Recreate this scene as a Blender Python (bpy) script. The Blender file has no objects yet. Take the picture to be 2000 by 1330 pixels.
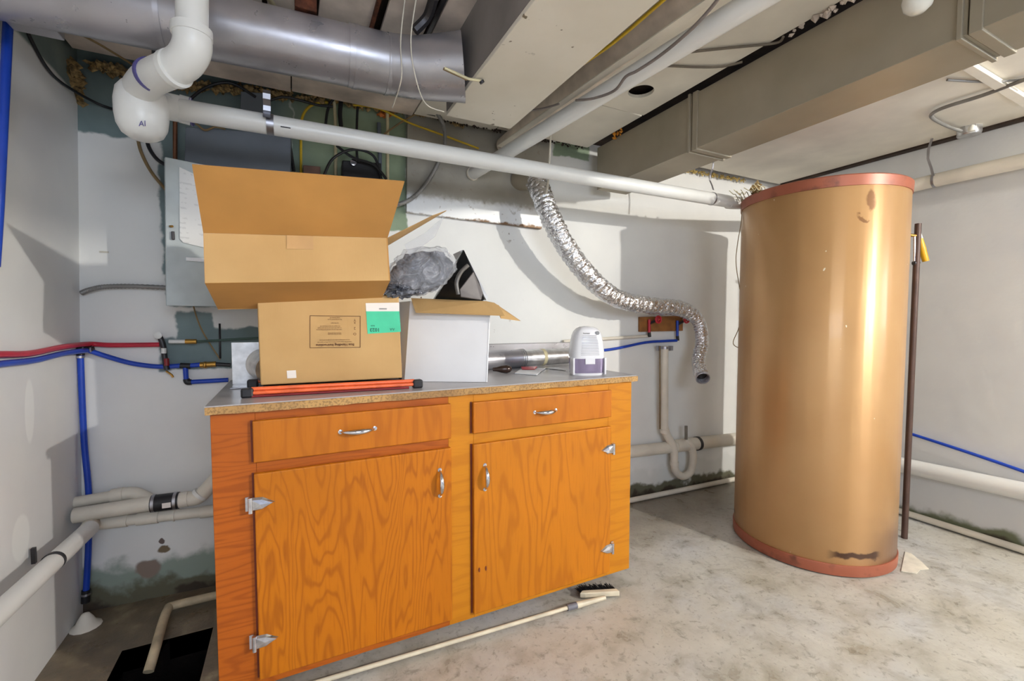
import bpy, bmesh, math, random
from mathutils import Vector, Matrix, noise
random.seed(7)
V = Vector
S = bpy.context.scene
# ------------------------------------------------------------ camera, light, exposure
F, H = 870.0, 1.17
YAW, PITCH = math.radians(26.35), math.radians(-2.8)
cd = bpy.data.cameras.new('camera'); cam = bpy.data.objects.new('camera', cd); S.collection.objects.link(cam)
cam.location = (0, 0, H); cam.rotation_euler = (math.radians(90) + PITCH, 0, -YAW)
cd.sensor_width = 36; cd.lens = F / 2000 * 36; cd.clip_start = .02
S.camera = cam
S.view_settings.view_transform = 'Standard'; S.view_settings.look = 'None'
S.view_settings.gamma = 1; S.view_settings.use_curve_mapping = False
S.view_settings.exposure = 0.50
wd = bpy.data.worlds.new('world'); S.world = wd; wd.use_nodes = True
wd.node_tree.nodes['Background'].inputs[0].default_value = (.80, .86, 1, 1)
wd.node_tree.nodes['Background'].inputs[1].default_value = .50
def lamp(name, typ, loc, energy, col, size, rot=None, sy=None):
    l = bpy.data.lights.new(name, typ); l.energy = energy; l.color = col
    if typ == 'AREA':
        l.size = size
        if sy: l.shape = 'RECTANGLE'; l.size_y = sy
    else: l.shadow_soft_size = size
    o = bpy.data.objects.new(name, l); S.collection.objects.link(o); o.location = loc
    if rot: o.rotation_euler = rot
    return o
lamp('ceiling_bulb', 'POINT', (2.95, -1.75, 2.10), 232, (1, .96, .89), .035)
lamp('daylight_fill', 'AREA', (.3, -1.6, 1.75), 22, (.74, .84, 1), 1.2, (math.radians(80), 0, math.radians(-10)), .6)  # cool fill added behind the camera, stands for daylight from there
lamp('side_window_daylight', 'AREA', (3.2, -.25, 1.6), 5, (.62, .74, 1), .35, (math.radians(90), 0, math.radians(75)), .6)

# ------------------------------------------------------------ rays to real planes
fw = V((math.sin(YAW)*math.cos(PITCH), math.cos(YAW)*math.cos(PITCH), math.sin(PITCH)))
rt = V((math.cos(YAW), -math.sin(YAW), 0)); up = rt.cross(fw)
C0 = V((0, 0, H))
def ray(x, y): return fw + rt*((x-1000)/F) - up*((y-665)/F)
def oZ(x, y, z): d = ray(x, y); return C0 + d*((z-H)/d.z)
def oY(x, y, Y): d = ray(x, y); return C0 + d*(Y/d.y)
def oX(x, y, X): d = ray(x, y); return C0 + d*(X/d.x)
WA, WB = V((-.73, 2.30, 0)), V((3.27, 2.13, 0))
WD = (WB-WA).normalized(); WN = V((-WD.y, WD.x, 0))
def oW(x, y, off=0):
    d = ray(x, y); return C0 + d*(WN.dot(WA-WN*off)/WN.dot(d))
def wY(X): return WA.y + (X-WA.x)*WD.y/WD.x
ROTW = math.atan2(WD.y, WD.x)
CZ = 2.15

# ------------------------------------------------------------ materials
def lin(c):
    return tuple(((v/255)/12.92 if v/255 <= .04045 else ((v/255+.055)/1.055)**2.4) for v in c) + (1,)
class NT:
    def __init__(s, name):
        s.m = bpy.data.materials.new(name); s.m.use_nodes = True; s.t = s.m.node_tree; s.n = s.t.nodes; s.l = s.t.links
        s.b = s.n['Principled BSDF']; s.geo = s.n.new('ShaderNodeNewGeometry'); s.pos = s.geo.outputs['Position']
    def mapd(s, scale, rot=(0,0,0), loc=(0,0,0)):
        m = s.n.new('ShaderNodeMapping'); m.inputs['Scale'].default_value = scale; m.inputs['Rotation'].default_value = rot
        m.inputs['Location'].default_value = loc; s.l.new(s.pos, m.inputs['Vector']); return m.outputs[0]
    def noise(s, scale, detail=4, vec=None, dist=0, rough=.5):
        n = s.n.new('ShaderNodeTexNoise'); n.inputs['Scale'].default_value = scale; n.inputs['Detail'].default_value = detail
        n.inputs['Distortion'].default_value = dist; n.inputs['Roughness'].default_value = rough
        s.l.new(vec if vec is not None else s.pos, n.inputs['Vector']); return n.outputs['Fac']
    def ramp(s, fac, stops):
        r = s.n.new('ShaderNodeValToRGB'); e = r.color_ramp.elements
        while len(e) < len(stops): e.new(.5)
        for i, (p, c) in enumerate(stops):
            e[i].position = p; e[i].color = c if len(c) == 4 else lin(c)
        s.l.new(fac, r.inputs[0]); return r.outputs[0]
    def mask(s, fac, a, b):
        if a > b: return s.ramp(fac, [(b, (1,1,1,1)), (a, (0,0,0,1))])
        return s.ramp(fac, [(a, (0,0,0,1)), (b, (1,1,1,1))])
    def mix(s, fac, a, b, typ='MIX'):
        m = s.n.new('ShaderNodeMix'); m.data_type = 'RGBA'; m.blend_type = typ
        for sock, v in ((m.inputs[0], fac), (m.inputs[6], a), (m.inputs[7], b)):
            if hasattr(v, 'links') or hasattr(v, 'is_linked'): s.l.new(v, sock)
            elif isinstance(v, (int, float)): sock.default_value = v
            else: sock.default_value = v if len(v) == 4 else lin(v)
        return m.outputs[2]
    def math(s, op, a, b=0):
        m = s.n.new('ShaderNodeMath'); m.operation = op
        for i, v in enumerate((a, b)):
            if isinstance(v, (int, float)): m.inputs[i].default_value = v
            else: s.l.new(v, m.inputs[i])
        return m.outputs[0]
    def xyz(s):
        q = s.n.new('ShaderNodeSeparateXYZ'); s.l.new(s.pos, q.inputs[0]); return q.outputs
    def fin(s, col, rough=.6, metal=0, bump=None, bs=.3, bd=.01, spec=None, coat=0):
        if col is not None:
            if hasattr(col, 'is_linked'): s.l.new(col, s.b.inputs['Base Color'])
            else: s.b.inputs['Base Color'].default_value = lin(col) if len(col) == 3 else col
        if hasattr(rough, 'is_linked'): s.l.new(rough, s.b.inputs['Roughness'])
        else: s.b.inputs['Roughness'].default_value = rough
        s.b.inputs['Metallic'].default_value = metal
        if spec is not None: s.b.inputs['Specular IOR Level'].default_value = spec
        if coat: s.b.inputs['Coat Weight'].default_value = coat; s.b.inputs['Coat Roughness'].default_value = .08
        if bump is not None:
            q = s.n.new('ShaderNodeBump'); q.inputs['Strength'].default_value = bs; q.inputs['Distance'].default_value = bd
            s.l.new(bump, q.inputs['Height']); s.l.new(q.outputs[0], s.b.inputs['Normal'])
        return s.m
def flat(name, c, rough=.5, metal=0, var=.12, scale=12, bump=0, coat=0):
    t = NT(name); n = t.noise(scale, 5)
    d = tuple(max(0, v*(1-var)) for v in c); u = tuple(min(255, v*(1+var*.5)) for v in c)
    col = t.ramp(n, [(.3, d), (.7, u)])
    return t.fin(col, rough, metal, t.noise(scale*6, 3) if bump else None, bump, .004, coat=coat)

def sstep(t, v, a, b):
    m = t.n.new('ShaderNodeMapRange'); m.interpolation_type = 'SMOOTHSTEP'
    t.l.new(v, m.inputs[0]); m.inputs[1].default_value = a; m.inputs[2].default_value = b
    return m.outputs[0]
def rect(t, x0, x1, z0, z1, ux, uz, e=.006):
    a = t.math('MULTIPLY', sstep(t, ux, x0-e, x0+e), sstep(t, ux, x1+e, x1-e))
    b = t.math('MULTIPLY', sstep(t, uz, z0-e, z0+e), sstep(t, uz, z1+e, z1-e))
    return t.math('MULTIPLY', a, b)
# back wall: off-white paint over green block, bare green where never painted, algae and flaking at the foot
t = NT('painted_back_wall'); q = t.xyz()
wob = t.math('MULTIPLY', t.math('SUBTRACT', t.noise(14, 4), .5), .05)
ux = t.math('ADD', q[0], wob); uz = t.math('ADD', q[2], wob)
white = t.ramp(t.noise(3, 5), [(.3, (226,226,223)), (.7, (236,236,232))])
green = t.ramp(t.noise(7, 5), [(.3, (130,148,122)), (.7, (154,170,142))])
teal = t.ramp(t.noise(5, 5), [(.3, (104,122,124)), (.7, (130,148,148))])
green = t.mix(sstep(t, q[0], -.1, .15), teal, green)
g = rect(t, -1, -.44, 1.885, 3, ux, uz)
for r_ in ((-.5, .02, 1.9, 3), (.02, .528, 1.6, 3), (-.46, .02, 1.22, 1.95), (-.49, -.05, .955, 1.09), (-.43, -.05, 1.0, 1.20), (1.36, 1.6, 2.10, 3), (-.47, -.3, 1.35, 1.8)):
    g = t.math('MAXIMUM', g, rect(t, *r_, ux, uz))
pw = rect(t, -.30, 1, 1.13, 1.21, ux, uz)
g = t.math('MULTIPLY', g, t.math('SUBTRACT', 1, pw))
col = t.mix(g, white, green)
# speckled older board right of the boxes
sp = t.math('MULTIPLY', t.mask(t.noise(38, 3), .66, .70), rect(t, .53, 1.15, 1.1, 1.66, ux, uz, .05))
col = t.mix(t.math('MULTIPLY', sp, t.mask(t.noise(3.5, 2), .5, .6)), col, (120,100,80))
low = t.math('ADD', q[2], t.math('MULTIPLY', t.math('SUBTRACT', t.noise(9, 6), .5), .22))
left = sstep(t, q[0], .3, -.1)
col = t.mix(t.math('MULTIPLY', sstep(t, low, .20, .14), t.math('ADD', .15, t.math('MULTIPLY', left, .85))), col, (146,160,148))
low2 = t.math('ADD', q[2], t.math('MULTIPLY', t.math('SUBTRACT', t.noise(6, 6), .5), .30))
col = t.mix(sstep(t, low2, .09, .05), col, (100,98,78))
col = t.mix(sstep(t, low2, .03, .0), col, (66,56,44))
for (cx, cz, rr, cc) in ((-.50, .20, .022, (120,104,80)), (-.505, .238, .014, (110,96,90)), (-.56, .13, .05, (140,124,112))):
    dx = t.math('SUBTRACT', ux, cx); dz = t.math('SUBTRACT', uz, cz)
    dd = t.math('SQRT', t.math('ADD', t.math('MULTIPLY', dx, dx), t.math('MULTIPLY', dz, dz)))
    col = t.mix(sstep(t, dd, rr, rr*.7), col, cc)
M = {}
M['wall_back'] = t.fin(col, .75, 0, t.noise(30, 5), .12, .004)
# left wall: white paint with a green unpainted band under the ceiling
t = NT('painted_left_wall'); q = t.xyz()
edge = t.math('ADD', q[2], t.math('MULTIPLY', t.math('SUBTRACT', t.noise(6, 3), .5), .03))
col = t.mix(sstep(t, edge, 2.015, 2.03), t.ramp(t.noise(3, 4), [(.3, (222,222,222)), (.7, (233,233,230))]), t.ramp(t.noise(6, 5), [(.3, (108,122,120)), (.7, (132,146,142))]))
for (cy, cz, ry, rz) in ((1.92, .88, .028, .10), (1.86, .50, .05, .07), (1.70, 1.7, .04, .08)):
    dy = t.math('DIVIDE', t.math('SUBTRACT', q[1], cy), ry); dz = t.math('DIVIDE', t.math('SUBTRACT', q[2], cz), rz)
    dd = t.math('SQRT', t.math('ADD', t.math('MULTIPLY', dy, dy), t.math('MULTIPLY', dz, dz)))
    col = t.mix(t.math('MULTIPLY', sstep(t, dd, 1.1, .9), .6), col, (246,247,244))
M['wall_left'] = t.fin(col, .7, 0, t.noise(20, 4), .1, .004)
t = NT('painted_right_wall'); q = t.xyz()
col = t.ramp(t.noise(3, 5), [(.3, (208,209,209)), (.7, (220,220,217))])
low2 = t.math('ADD', q[2], t.math('MULTIPLY', t.math('SUBTRACT', t.noise(6, 6), .5), .22))
col = t.mix(sstep(t, low2, .10, .05), col, (116,120,92)); col = t.mix(sstep(t, low2, .035, .0), col, (80,68,52))
M['wall_right'] = t.fin(col, .75, 0, t.noise(14, 6), .35, .006)
# concrete floor
t = NT('worn_concrete'); q = t.xyz()
n1 = t.noise(2.0, 8, rough=.6); n2 = t.noise(7, 9, dist=.3, rough=.62); n3 = t.noise(45, 4)
col = t.ramp(n1, [(.32, (174,169,154)), (.5, (183,180,171)), (.68, (184,186,188))])
col = t.mix(t.math('MULTIPLY', t.mask(n2, .40, .72), .5), col, (210,206,196))
col = t.mix(t.math('MULTIPLY', t.mask(n2, .50, .28), .75), col, (146,138,120))
col = t.mix(t.math('MULTIPLY', t.mask(t.noise(22, 6, dist=.8, rough=.65), .56, .68), .6), col, (122,116,104))
col = t.mix(t.math('MULTIPLY', t.mask(t.noise(60, 4), .60, .7), .4), col, (104,98,88))
damp = t.math('MULTIPLY', sstep(t, t.math('ADD', q[0], t.math('MULTIPLY', n1, .3)), .35, -.1), sstep(t, q[1], 1.35, 1.6))
col = t.mix(t.math('MULTIPLY', damp, .85), col, t.ramp(t.noise(12, 7), [(.35, (78,62,46)), (.55, (122,102,76)), (.7, (184,168,130))]))
dirt_shade = sstep(t, t.math('ADD', q[1], t.math('MULTIPLY', n1, .3)), 1.75, 2.1)
col = t.mix(t.math('MULTIPLY', dirt_shade, .62), col, (112,100,80))  # dirt by the back wall, mixed darker to paint in the tank's floor shadow
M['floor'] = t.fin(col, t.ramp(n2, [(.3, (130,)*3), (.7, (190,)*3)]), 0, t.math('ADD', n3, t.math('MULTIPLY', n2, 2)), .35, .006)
M['ceiling_white'] = flat('painted_ceiling_board', (232,226,212), .8, 0, .08, 3, .1)
M['ceiling_dingy'] = flat('dingy_ceiling_board', (216,202,190), .8, 0, .2, 6, .1)
M['void'] = flat('dark_joist_wood', (58,44,34), .9, 0, .4, 12, .3)
M['rust'] = flat('rusty_steel', (104,58,38), .8, .3, .4, 40, .3)
t = NT('galvanized_dull'); n = t.noise(4, 5)
M['galv'] = t.fin(t.ramp(n, [(.3, (158,156,158)), (.7, (186,184,190))]), t.ramp(t.noise(20, 4), [(.3, (140,)*3), (.7, (165,)*3)]), .62, t.noise(8, 3), .08, .01)
t = NT('aged_duct_steel'); n = t.noise(3, 6)
M['galv_brown'] = t.fin(t.ramp(n, [(.3, (146,138,120)), (.7, (168,158,140))]), .5, .35, t.noise(6, 3), .08, .01)
M['galv_bright'] = flat('bright_galvanized', (205,205,205), .28, .9, .12, 30)
M['beam_white'] = None
t = NT('speckled_white_board'); n = t.noise(30, 2)
M['beam_white'] = t.fin(t.mix(t.math('MULTIPLY', t.mask(n, .70, .73), t.mask(t.noise(4, 1), .5, .6)), t.ramp(t.noise(4, 4), [(.3, (212,206,190)), (.7, (226,221,208))]), (120,108,90)), .7, 0, n, .1, .003)
M['beam_side'] = flat('shaded_board_side', (134,128,124), .7, 0, .12, 5)  # sides of the white box, their shade put into the colour
t = NT('painted_sheet_metal'); n = t.noise(34, 4)
q = t.xyz()
col = t.ramp(t.noise(5, 6), [(.3, (150,146,134)), (.7, (172,168,158))])
shade_rust_z = t.math('ADD', q[2], t.math('MULTIPLY', t.math('SUBTRACT', n, .5), .05))
col = t.mix(sstep(t, shade_rust_z, 1.80, 1.76), col, (226,227,226))  # shade under the ducts painted in: grey-brown above, pale strip below
col = t.mix(t.math('MULTIPLY', t.mask(n, .64, .68), .5), col, (150,140,124))
col = t.mix(sstep(t, shade_rust_z, 1.695, 1.68), col, (122,92,62))
M['sheet'] = t.fin(col, .45, .25, n, .15, .004)
M['pvc'] = flat('white_pvc', (226,226,222), .32, 0, .04, 3)
M['pvc_cream'] = flat('cream_painted_pipe', (224,217,202), .5, 0, .07, 6)
M['pvc_dirty'] = flat('grimy_cream_pipe', (200,184,152), .6, 0, .2, 14)
M['primer'] = flat('purple_primer', (86,80,140), .5)
M['black'] = flat('black_rubber', (26,26,30), .45)
M['darkmetal'] = flat('dark_steel', (62,60,62), .4, .6)
M['conduit'] = flat('grey_conduit_steel', (140,138,134), .45, .3)
M['strap'] = flat('shiny_strap_steel', (180,180,186), .38, 1)
M['chrome'] = flat('chrome', (215,215,222), .12, 1, .1, 60)
M['pex_blue'] = flat('blue_pex', (22,66,176), .35, 0, .06)
M['pex_red'] = flat('red_pex', (188,32,56), .35, 0, .06)
M['brass'] = flat('brass', (196,150,74), .3, .8)
M['wire_yellow'] = flat('yellow_cable', (206,172,30), .5)
M['wire_cream'] = flat('cream_cable', (206,196,158), .5)
M['wire_tan'] = flat('tan_wire', (140,116,78), .6)
M['wire_white'] = flat('white_string', (222,216,200), .6)
M['copper'] = flat('old_copper', (150,104,78), .45, .7)
M['foam'] = flat('yellow_insulation', (158,132,88), .95, 0, .5, 60, .8)
M['panel_grey'] = flat('grey_enamel', (184,193,194), .45, 0, .06)
M['panel_dark'] = flat('blue_grey_cabinet', (104,112,122), .5, 0, .1, 5)
M['paper'] = None
t = NT('typed_label_paper'); q = t.xyz()
ln = t.math('GREATER_THAN', t.math('FRACT', t.math('MULTIPLY', q[2], 55)), .62)
tx = t.math('MULTIPLY', ln, t.mask(t.noise(60, 2), .52, .56))
M['paper'] = t.fin(t.mix(t.math('MULTIPLY', tx, .18), (232,232,230), (120,120,120)), .6)
M['green_label'] = flat('green_label_paper', (62,196,150), .5, 0, .05)
M['white_label'] = flat('white_label_paper', (236,228,220), .5, 0, .03)
M['ink'] = flat('brown_ink', (112,74,40), .7)
M['ink_dark'] = flat('dark_green_ink', (14,88,70), .6)
M['ink_black'] = flat('black_ink', (40,38,44), .6)
t = NT('cardboard'); q = t.xyz()
fl = t.noise(14, 3, t.mapd((12, 12, 1)))
M['card'] = t.fin(t.ramp(t.noise(5, 5), [(.3, (184,147,94)), (.7, (197,160,106))]), .8, 0, fl, .12, .002)
M['card_shaded'] = flat('shaded_cardboard', (184,134,70), .85, 0, .06, 5, .1)  # same cardboard, darkened in the colour for faces turned from the light
M['card_white'] = flat('white_coated_carton', (232,233,236), .55, 0, .03, 4)
M['tape'] = flat('packing_tape', (190,150,98), .35, 0, .05)
# stained plywood
def wood(name, c, dark, grain='z', fig=1.0, rings=17):
    t = NT(name); v = t.mapd({'z': (3.2, 3.2, .62), 'x': (.5, 3.2, 3.6)}[grain])
    n0 = t.noise(1.7, 3, v, .35*fig, .45)
    w = t.math('ADD', t.math('MULTIPLY', t.math('SINE', t.math('MULTIPLY', n0, rings*1.35*6.283)), .5), .5)
    fine = t.noise(34, 3, t.mapd({'z': (5, 5, .35), 'x': (.35, 5, 5)}[grain]))
    big = t.noise(2.2, 3)
    lite = tuple(min(255, k*1.04) for k in c)
    col = t.ramp(w, [(.0, dark), (.30, c), (1, lite)])
    col = t.mix(.58, col, c)
    col = t.mix(t.math('MULTIPLY', t.mask(fine, .52, .72), .30), col, dark)
    col = t.mix(t.math('MULTIPLY', t.mask(big, .45, .7), .35), col, tuple(k*.88 for k in c))
    return t.fin(col, .46, 0, fine, .05, .001, spec=.3)
M['ply'] = wood('stained_fir_plywood', (184,106,8), (132,62,6))
M['ply_right'] = wood('stained_fir_plywood_right', (190,114,14), (148,78,8), 'z', .5, 9)
M['stile'] = wood('red_stained_stile', (168,86,18), (122,50,10), 'x')
M['stile_mid'] = wood('golden_stile', (194,124,20), (170,98,12), 'x', .5, 8)
M['drawer_wood'] = wood('stained_drawer_front', (184,106,16), (154,80,10), 'z', .6, 7)
M['inside'] = flat('dark_red_wood_edge', (112,44,20), .7)
t = NT('particle_board_edge')
M['pb'] = t.fin(t.mix(t.math('MULTIPLY', t.mask(t.noise(160, 2), .48, .6), .6), t.ramp(t.noise(5, 4), [(.4, (188,148,92)), (.6, (152,116,74))]), (116,88,56)), .8, 0, t.noise(160, 2), .3, .002)
M['laminate'] = flat('grey_laminate', (176,174,176), .3, 0, .06, 10)
# tank enamel
t = NT('tan_enamel_tank'); q = t.xyz()
col = t.ramp(t.noise(2.5, 5), [(.3, (182,140,92)), (.7, (192,152,104))])
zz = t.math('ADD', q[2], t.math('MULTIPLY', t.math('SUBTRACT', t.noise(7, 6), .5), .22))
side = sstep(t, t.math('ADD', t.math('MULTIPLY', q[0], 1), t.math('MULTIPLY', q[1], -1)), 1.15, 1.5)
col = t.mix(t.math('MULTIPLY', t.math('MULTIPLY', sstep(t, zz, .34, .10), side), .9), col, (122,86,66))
v = t.mapd((60, 60, 40)); ch = t.mask(t.noise(1, 1, v), .80, .82)
col = t.mix(ch, col, (232,222,200))
sc_ = t.math('MULTIPLY', rect(t, -9, 9, .085, .115, q[0], t.math('ADD', q[2], t.math('MULTIPLY', t.math('SUBTRACT', t.noise(20, 3), .5), .05))), rect(t, 2.18, 2.36, -9, 9, q[0], q[2], .02))
col = t.mix(sc_, col, (84,56,40))
for (ty, tz, ry, rz) in ((.84, 1.68, .016, .022), (.80, 1.62, .02, .008)):
    dy = t.math('DIVIDE', t.math('SUBTRACT', t.math('SUBTRACT', q[0], q[1]), ty+.36), ry*2); dz = t.math('DIVIDE', t.math('SUBTRACT', zz, tz), rz)
    dd = t.math('SQRT', t.math('ADD', t.math('MULTIPLY', dy, dy), t.math('MULTIPLY', dz, dz)))
    col = t.mix(t.math('MULTIPLY', sstep(t, dd, 1.1, .6), .7), col, (112,68,40))
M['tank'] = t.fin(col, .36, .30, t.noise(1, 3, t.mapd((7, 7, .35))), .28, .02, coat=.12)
tg = t.n.new('ShaderNodeTangent'); tg.direction_type = 'RADIAL'; tg.axis = 'Z'; t.l.new(tg.outputs[0], t.b.inputs['Tangent'])
t.b.inputs['Anisotropic'].default_value = .85; t.b.inputs['Anisotropic Rotation'].default_value = .25
t = NT('copper_rim_enamel'); zz = t.math('ADD', t.xyz()[2], t.math('MULTIPLY', t.noise(12, 5), .05))
M['rim'] = t.fin(t.mix(t.mask(t.noise(9, 6), .56, .66), (156,88,64), (116,68,50)), .4, .15)
t = NT('crumpled_foil'); n = t.noise(40, 3, dist=1.5)
M['foil'] = t.fin((228,228,230), .17, .97, n, .9, .010)
M['dehum_white'] = flat('glossy_white_plastic', (230,230,234), .2, 0, .02, 3, 0, .3)
t = NT('smoky_violet_tank'); M['dehum_tank'] = t.fin((176,164,194), .12); t.b.inputs['Transmission Weight'].default_value = .5; t.b.inputs['IOR'].default_value = 1.2
M['slot'] = flat('grey_slot', (150,148,154), .5)
M['orange'] = flat('orange_plastic', (240,112,66), .25, 0, .1, 20)
M['red'] = flat('red_plastic', (198,38,52), .35)
M['red_dark'] = flat('dark_red_plastic', (128,30,34), .4)
M['black_gloss'] = flat('glossy_black_plastic', (34,34,34), .18)
t = NT('clear_plastic_bag'); M['bag'] = t.fin((214,216,222), .12, 0, t.noise(30, 3, dist=2), .8, .02); t.b.inputs['Transmission Weight'].default_value = .55; t.b.inputs['IOR'].default_value = 1.08; t.b.inputs['Alpha'].default_value = .42
M['bag_dark'] = flat('dark_grey_wrapped_parts', (92,96,106), .28, 0, .5, 16, .9)
t = NT('crumpled_grey_film'); n = t.noise(11, 4, dist=2.5)
M['bag_dark'] = t.fin(t.ramp(n, [(.35, (52,56,66)), (.5, (98,102,112)), (.66, (150,152,160))]), .18, .2, n, 1.0, .03)
M['sump_dark'] = flat('wet_black_pit', (22,18,16), .35, 0, .5, 20, .4)
M['plywood_block'] = flat('brown_board', (150,98,46), .7, 0, .15, 20)
M['bulb_glass'] = flat('white_opal_glass', (228,226,216), .15)
M['bulb_brown'] = flat('dark_brown_glass', (62,46,40), .15, .3)
M['bristle'] = flat('black_bristles', (24,24,26), .8)
M['broom_white'] = flat('cream_plastic_broom', (216,206,182), .4)
M['yellow_handle'] = flat('yellow_grip', (222,168,20), .4)
M['white_chip'] = flat('white_paint_chip', (222,216,200), .8)
M['screen_dark'] = flat('brown_steel_pipe', (86,66,58), .5, .3)

# ------------------------------------------------------------ mesh helpers
def basis(d):
    d = d.normalized(); a = V((0,0,1)) if abs(d.z) < .9 else V((1,0,0)); u = d.cross(a).normalized(); return u, u.cross(d)
class MB:
    def __init__(s): s.v = []; s.f = []; s.s = []
    def add(s, vs, fs, smooth=False):
        o = len(s.v); s.v += [V(p) for p in vs]; s.f += [[i+o for i in f] for f in fs]; s.s += [smooth]*len(fs); return s
    def box(s, x0, x1, y0, y1, z0, z1):
        return s.obox(V(((x0+x1)/2, (y0+y1)/2, (z0+z1)/2)), V((x1-x0, y1-y0, z1-z0)))
    def obox(s, c, size, ax=None):
        X, Y, Z = ax if ax else (V((1,0,0)), V((0,1,0)), V((0,0,1)))
        vs = [c + X*(size[0]/2*i) + Y*(size[1]/2*j) + Z*(size[2]/2*k) for i in (-1,1) for j in (-1,1) for k in (-1,1)]
        return s.add(vs, [(0,1,3,2),(4,6,7,5),(0,4,5,1),(2,3,7,6),(0,2,6,4),(1,5,7,3)])
    def hexa(s, a, b):   # two quads (lists of four points)
        return s.add(list(a)+list(b), [(3,2,1,0),(4,5,6,7),(0,1,5,4),(1,2,6,5),(2,3,7,6),(3,0,4,7)])
    def slab(s, pts, d):  # polygon extruded by vector d
        n = len(pts); pts = [V(p) for p in pts]
        fs = [tuple(range(n))[::-1], tuple(range(n, 2*n))] + [(i, (i+1) % n, (i+1) % n+n, i+n) for i in range(n)]
        return s.add(pts+[p+d for p in pts], fs)
    def tube(s, pts, r, seg=12, caps=True, curve=True, sub=6):
        pts = [V(p) for p in pts]; rr = r if isinstance(r, (list, tuple)) else [r]*len(pts)
        if curve and len(pts) > 2:
            P = []; R = []
            for i in range(len(pts)-1):
                p0 = pts[max(i-1, 0)]; p1 = pts[i]; p2 = pts[i+1]; p3 = pts[min(i+2, len(pts)-1)]
                for k in range(sub):
                    u = k/sub
                    P.append(.5*((2*p1)+(p2-p0)*u+(2*p0-5*p1+4*p2-p3)*u*u+(3*p1-p0-3*p2+p3)*u**3)); R.append(rr[i]*(1-u)+rr[i+1]*u)
            P.append(pts[-1]); R.append(rr[-1]); pts, rr = P, R
        T = [(pts[min(i+1, len(pts)-1)]-pts[max(i-1, 0)]).normalized() for i in range(len(pts))]
        u, w = basis(T[0]); vs = []
        for i, p in enumerate(pts):
            if i:
                u = (u - T[i]*u.dot(T[i])).normalized(); w = T[i].cross(u)*-1; w = u.cross(T[i])
            for k in range(seg):
                a = 2*math.pi*k/seg; vs.append(p+(u*math.cos(a)+w*math.sin(a))*rr[i])
        fs = [(i*seg+k, i*seg+(k+1) % seg, (i+1)*seg+(k+1) % seg, (i+1)*seg+k) for i in range(len(pts)-1) for k in range(seg)]
        s.add(vs, fs, True)
        if caps:
            n = len(s.v)-len(vs)
            s.f.append([n+k for k in range(seg)][::-1]); s.s.append(False)
            s.f.append([n+(len(pts)-1)*seg+k for k in range(seg)]); s.s.append(False)
        return s
    def cyl(s, a, b, r, seg=24, r2=None): return s.tube([a, b], [r, r if r2 is None else r2], seg, True, False)
    def lathe(s, c, prof, axis=V((0,0,1)), seg=32, ex=1.0, u=None):
        a = axis.normalized(); uu, ww = basis(a)
        if u: uu = u; ww = a.cross(u)
        vs = [c + a*h + (uu*math.cos(2*math.pi*k/seg)*ex + ww*math.sin(2*math.pi*k/seg))*r for r, h in prof for k in range(seg)]
        fs = [(i*seg+k, i*seg+(k+1) % seg, (i+1)*seg+(k+1) % seg, (i+1)*seg+k) for i in range(len(prof)-1) for k in range(seg)]
        return s.add(vs, fs, True)
    def build(s, name, m, parent=None, bevel=0, sharp=30, seg=2, fix=True):
        if not s.v: return None
        me = bpy.data.meshes.new(name)
        c = sum(s.v, V())/len(s.v)
        me.from_pydata([p-c for p in s.v], [], s.f); me.update()
        for p, sm in zip(me.polygons, s.s): p.use_smooth = sm
        if fix:
            bm = bmesh.new(); bm.from_mesh(me); bmesh.ops.remove_doubles(bm, verts=bm.verts, dist=1e-6)
            bmesh.ops.recalc_face_normals(bm, faces=bm.faces)
            for e in bm.edges:
                if len(e.link_faces) == 2 and e.calc_face_angle(0) > .75: e.smooth = False
            bm.to_mesh(me); bm.free()
        me.materials.append(m)
        o = bpy.data.objects.new(name, me); S.collection.objects.link(o); o.location = c
        if parent is not None:
            o.parent = parent; o.location = c - wloc(parent)
        if bevel:
            b = o.modifiers.new('bevel', 'BEVEL'); b.width = bevel; b.segments = seg; b.limit_method = 'ANGLE'; b.angle_limit = math.radians(sharp)
        return o
def wloc(o):
    l = V(o.location)
    while o.parent: o = o.parent; l = l + V(o.location)
    return l
def thing(name, loc, label, cat, group=None):
    o = bpy.data.objects.new(name, None); S.collection.objects.link(o); o.location = loc; o.empty_display_size = .05
    o['label'] = label; o['category'] = cat
    if group: o['group'] = group
    return o
def tag(o, label, cat, group=None, kind=None):
    o['label'] = label; o['category'] = cat
    if group: o['group'] = group
    if kind: o['kind'] = kind
    return o
def struct(o): o['kind'] = 'structure'; return o
def text(s, name, body, m, parent, origin, X, Y, size, bold=0):
    c = bpy.data.curves.new('t', 'FONT'); c.body = body; c.size = size; c.extrude = .0002; c.offset = bold; c.align_x = 'CENTER'; c.align_y = 'CENTER'; c.resolution_u = 2
    o = bpy.data.objects.new('t', c); S.collection.objects.link(o); bpy.context.view_layer.update()
    me = bpy.data.meshes.new_from_object(o.evaluated_get(bpy.context.evaluated_depsgraph_get())); bpy.data.objects.remove(o)
    me.transform(Matrix((X.to_4d()*1, Y.to_4d()*1, X.cross(Y).to_4d()*1, (0,0,0,1))).to_3x3().transposed().to_4x4())
    me.materials.clear(); me.materials.append(m); me.name = name
    ob = bpy.data.objects.new(name, me); S.collection.objects.link(ob); ob.parent = parent; ob.location = V(origin)-wloc(parent)
    return ob
Xa, Ya, Za = V((1,0,0)), V((0,1,0)), V((0,0,1))

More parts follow.
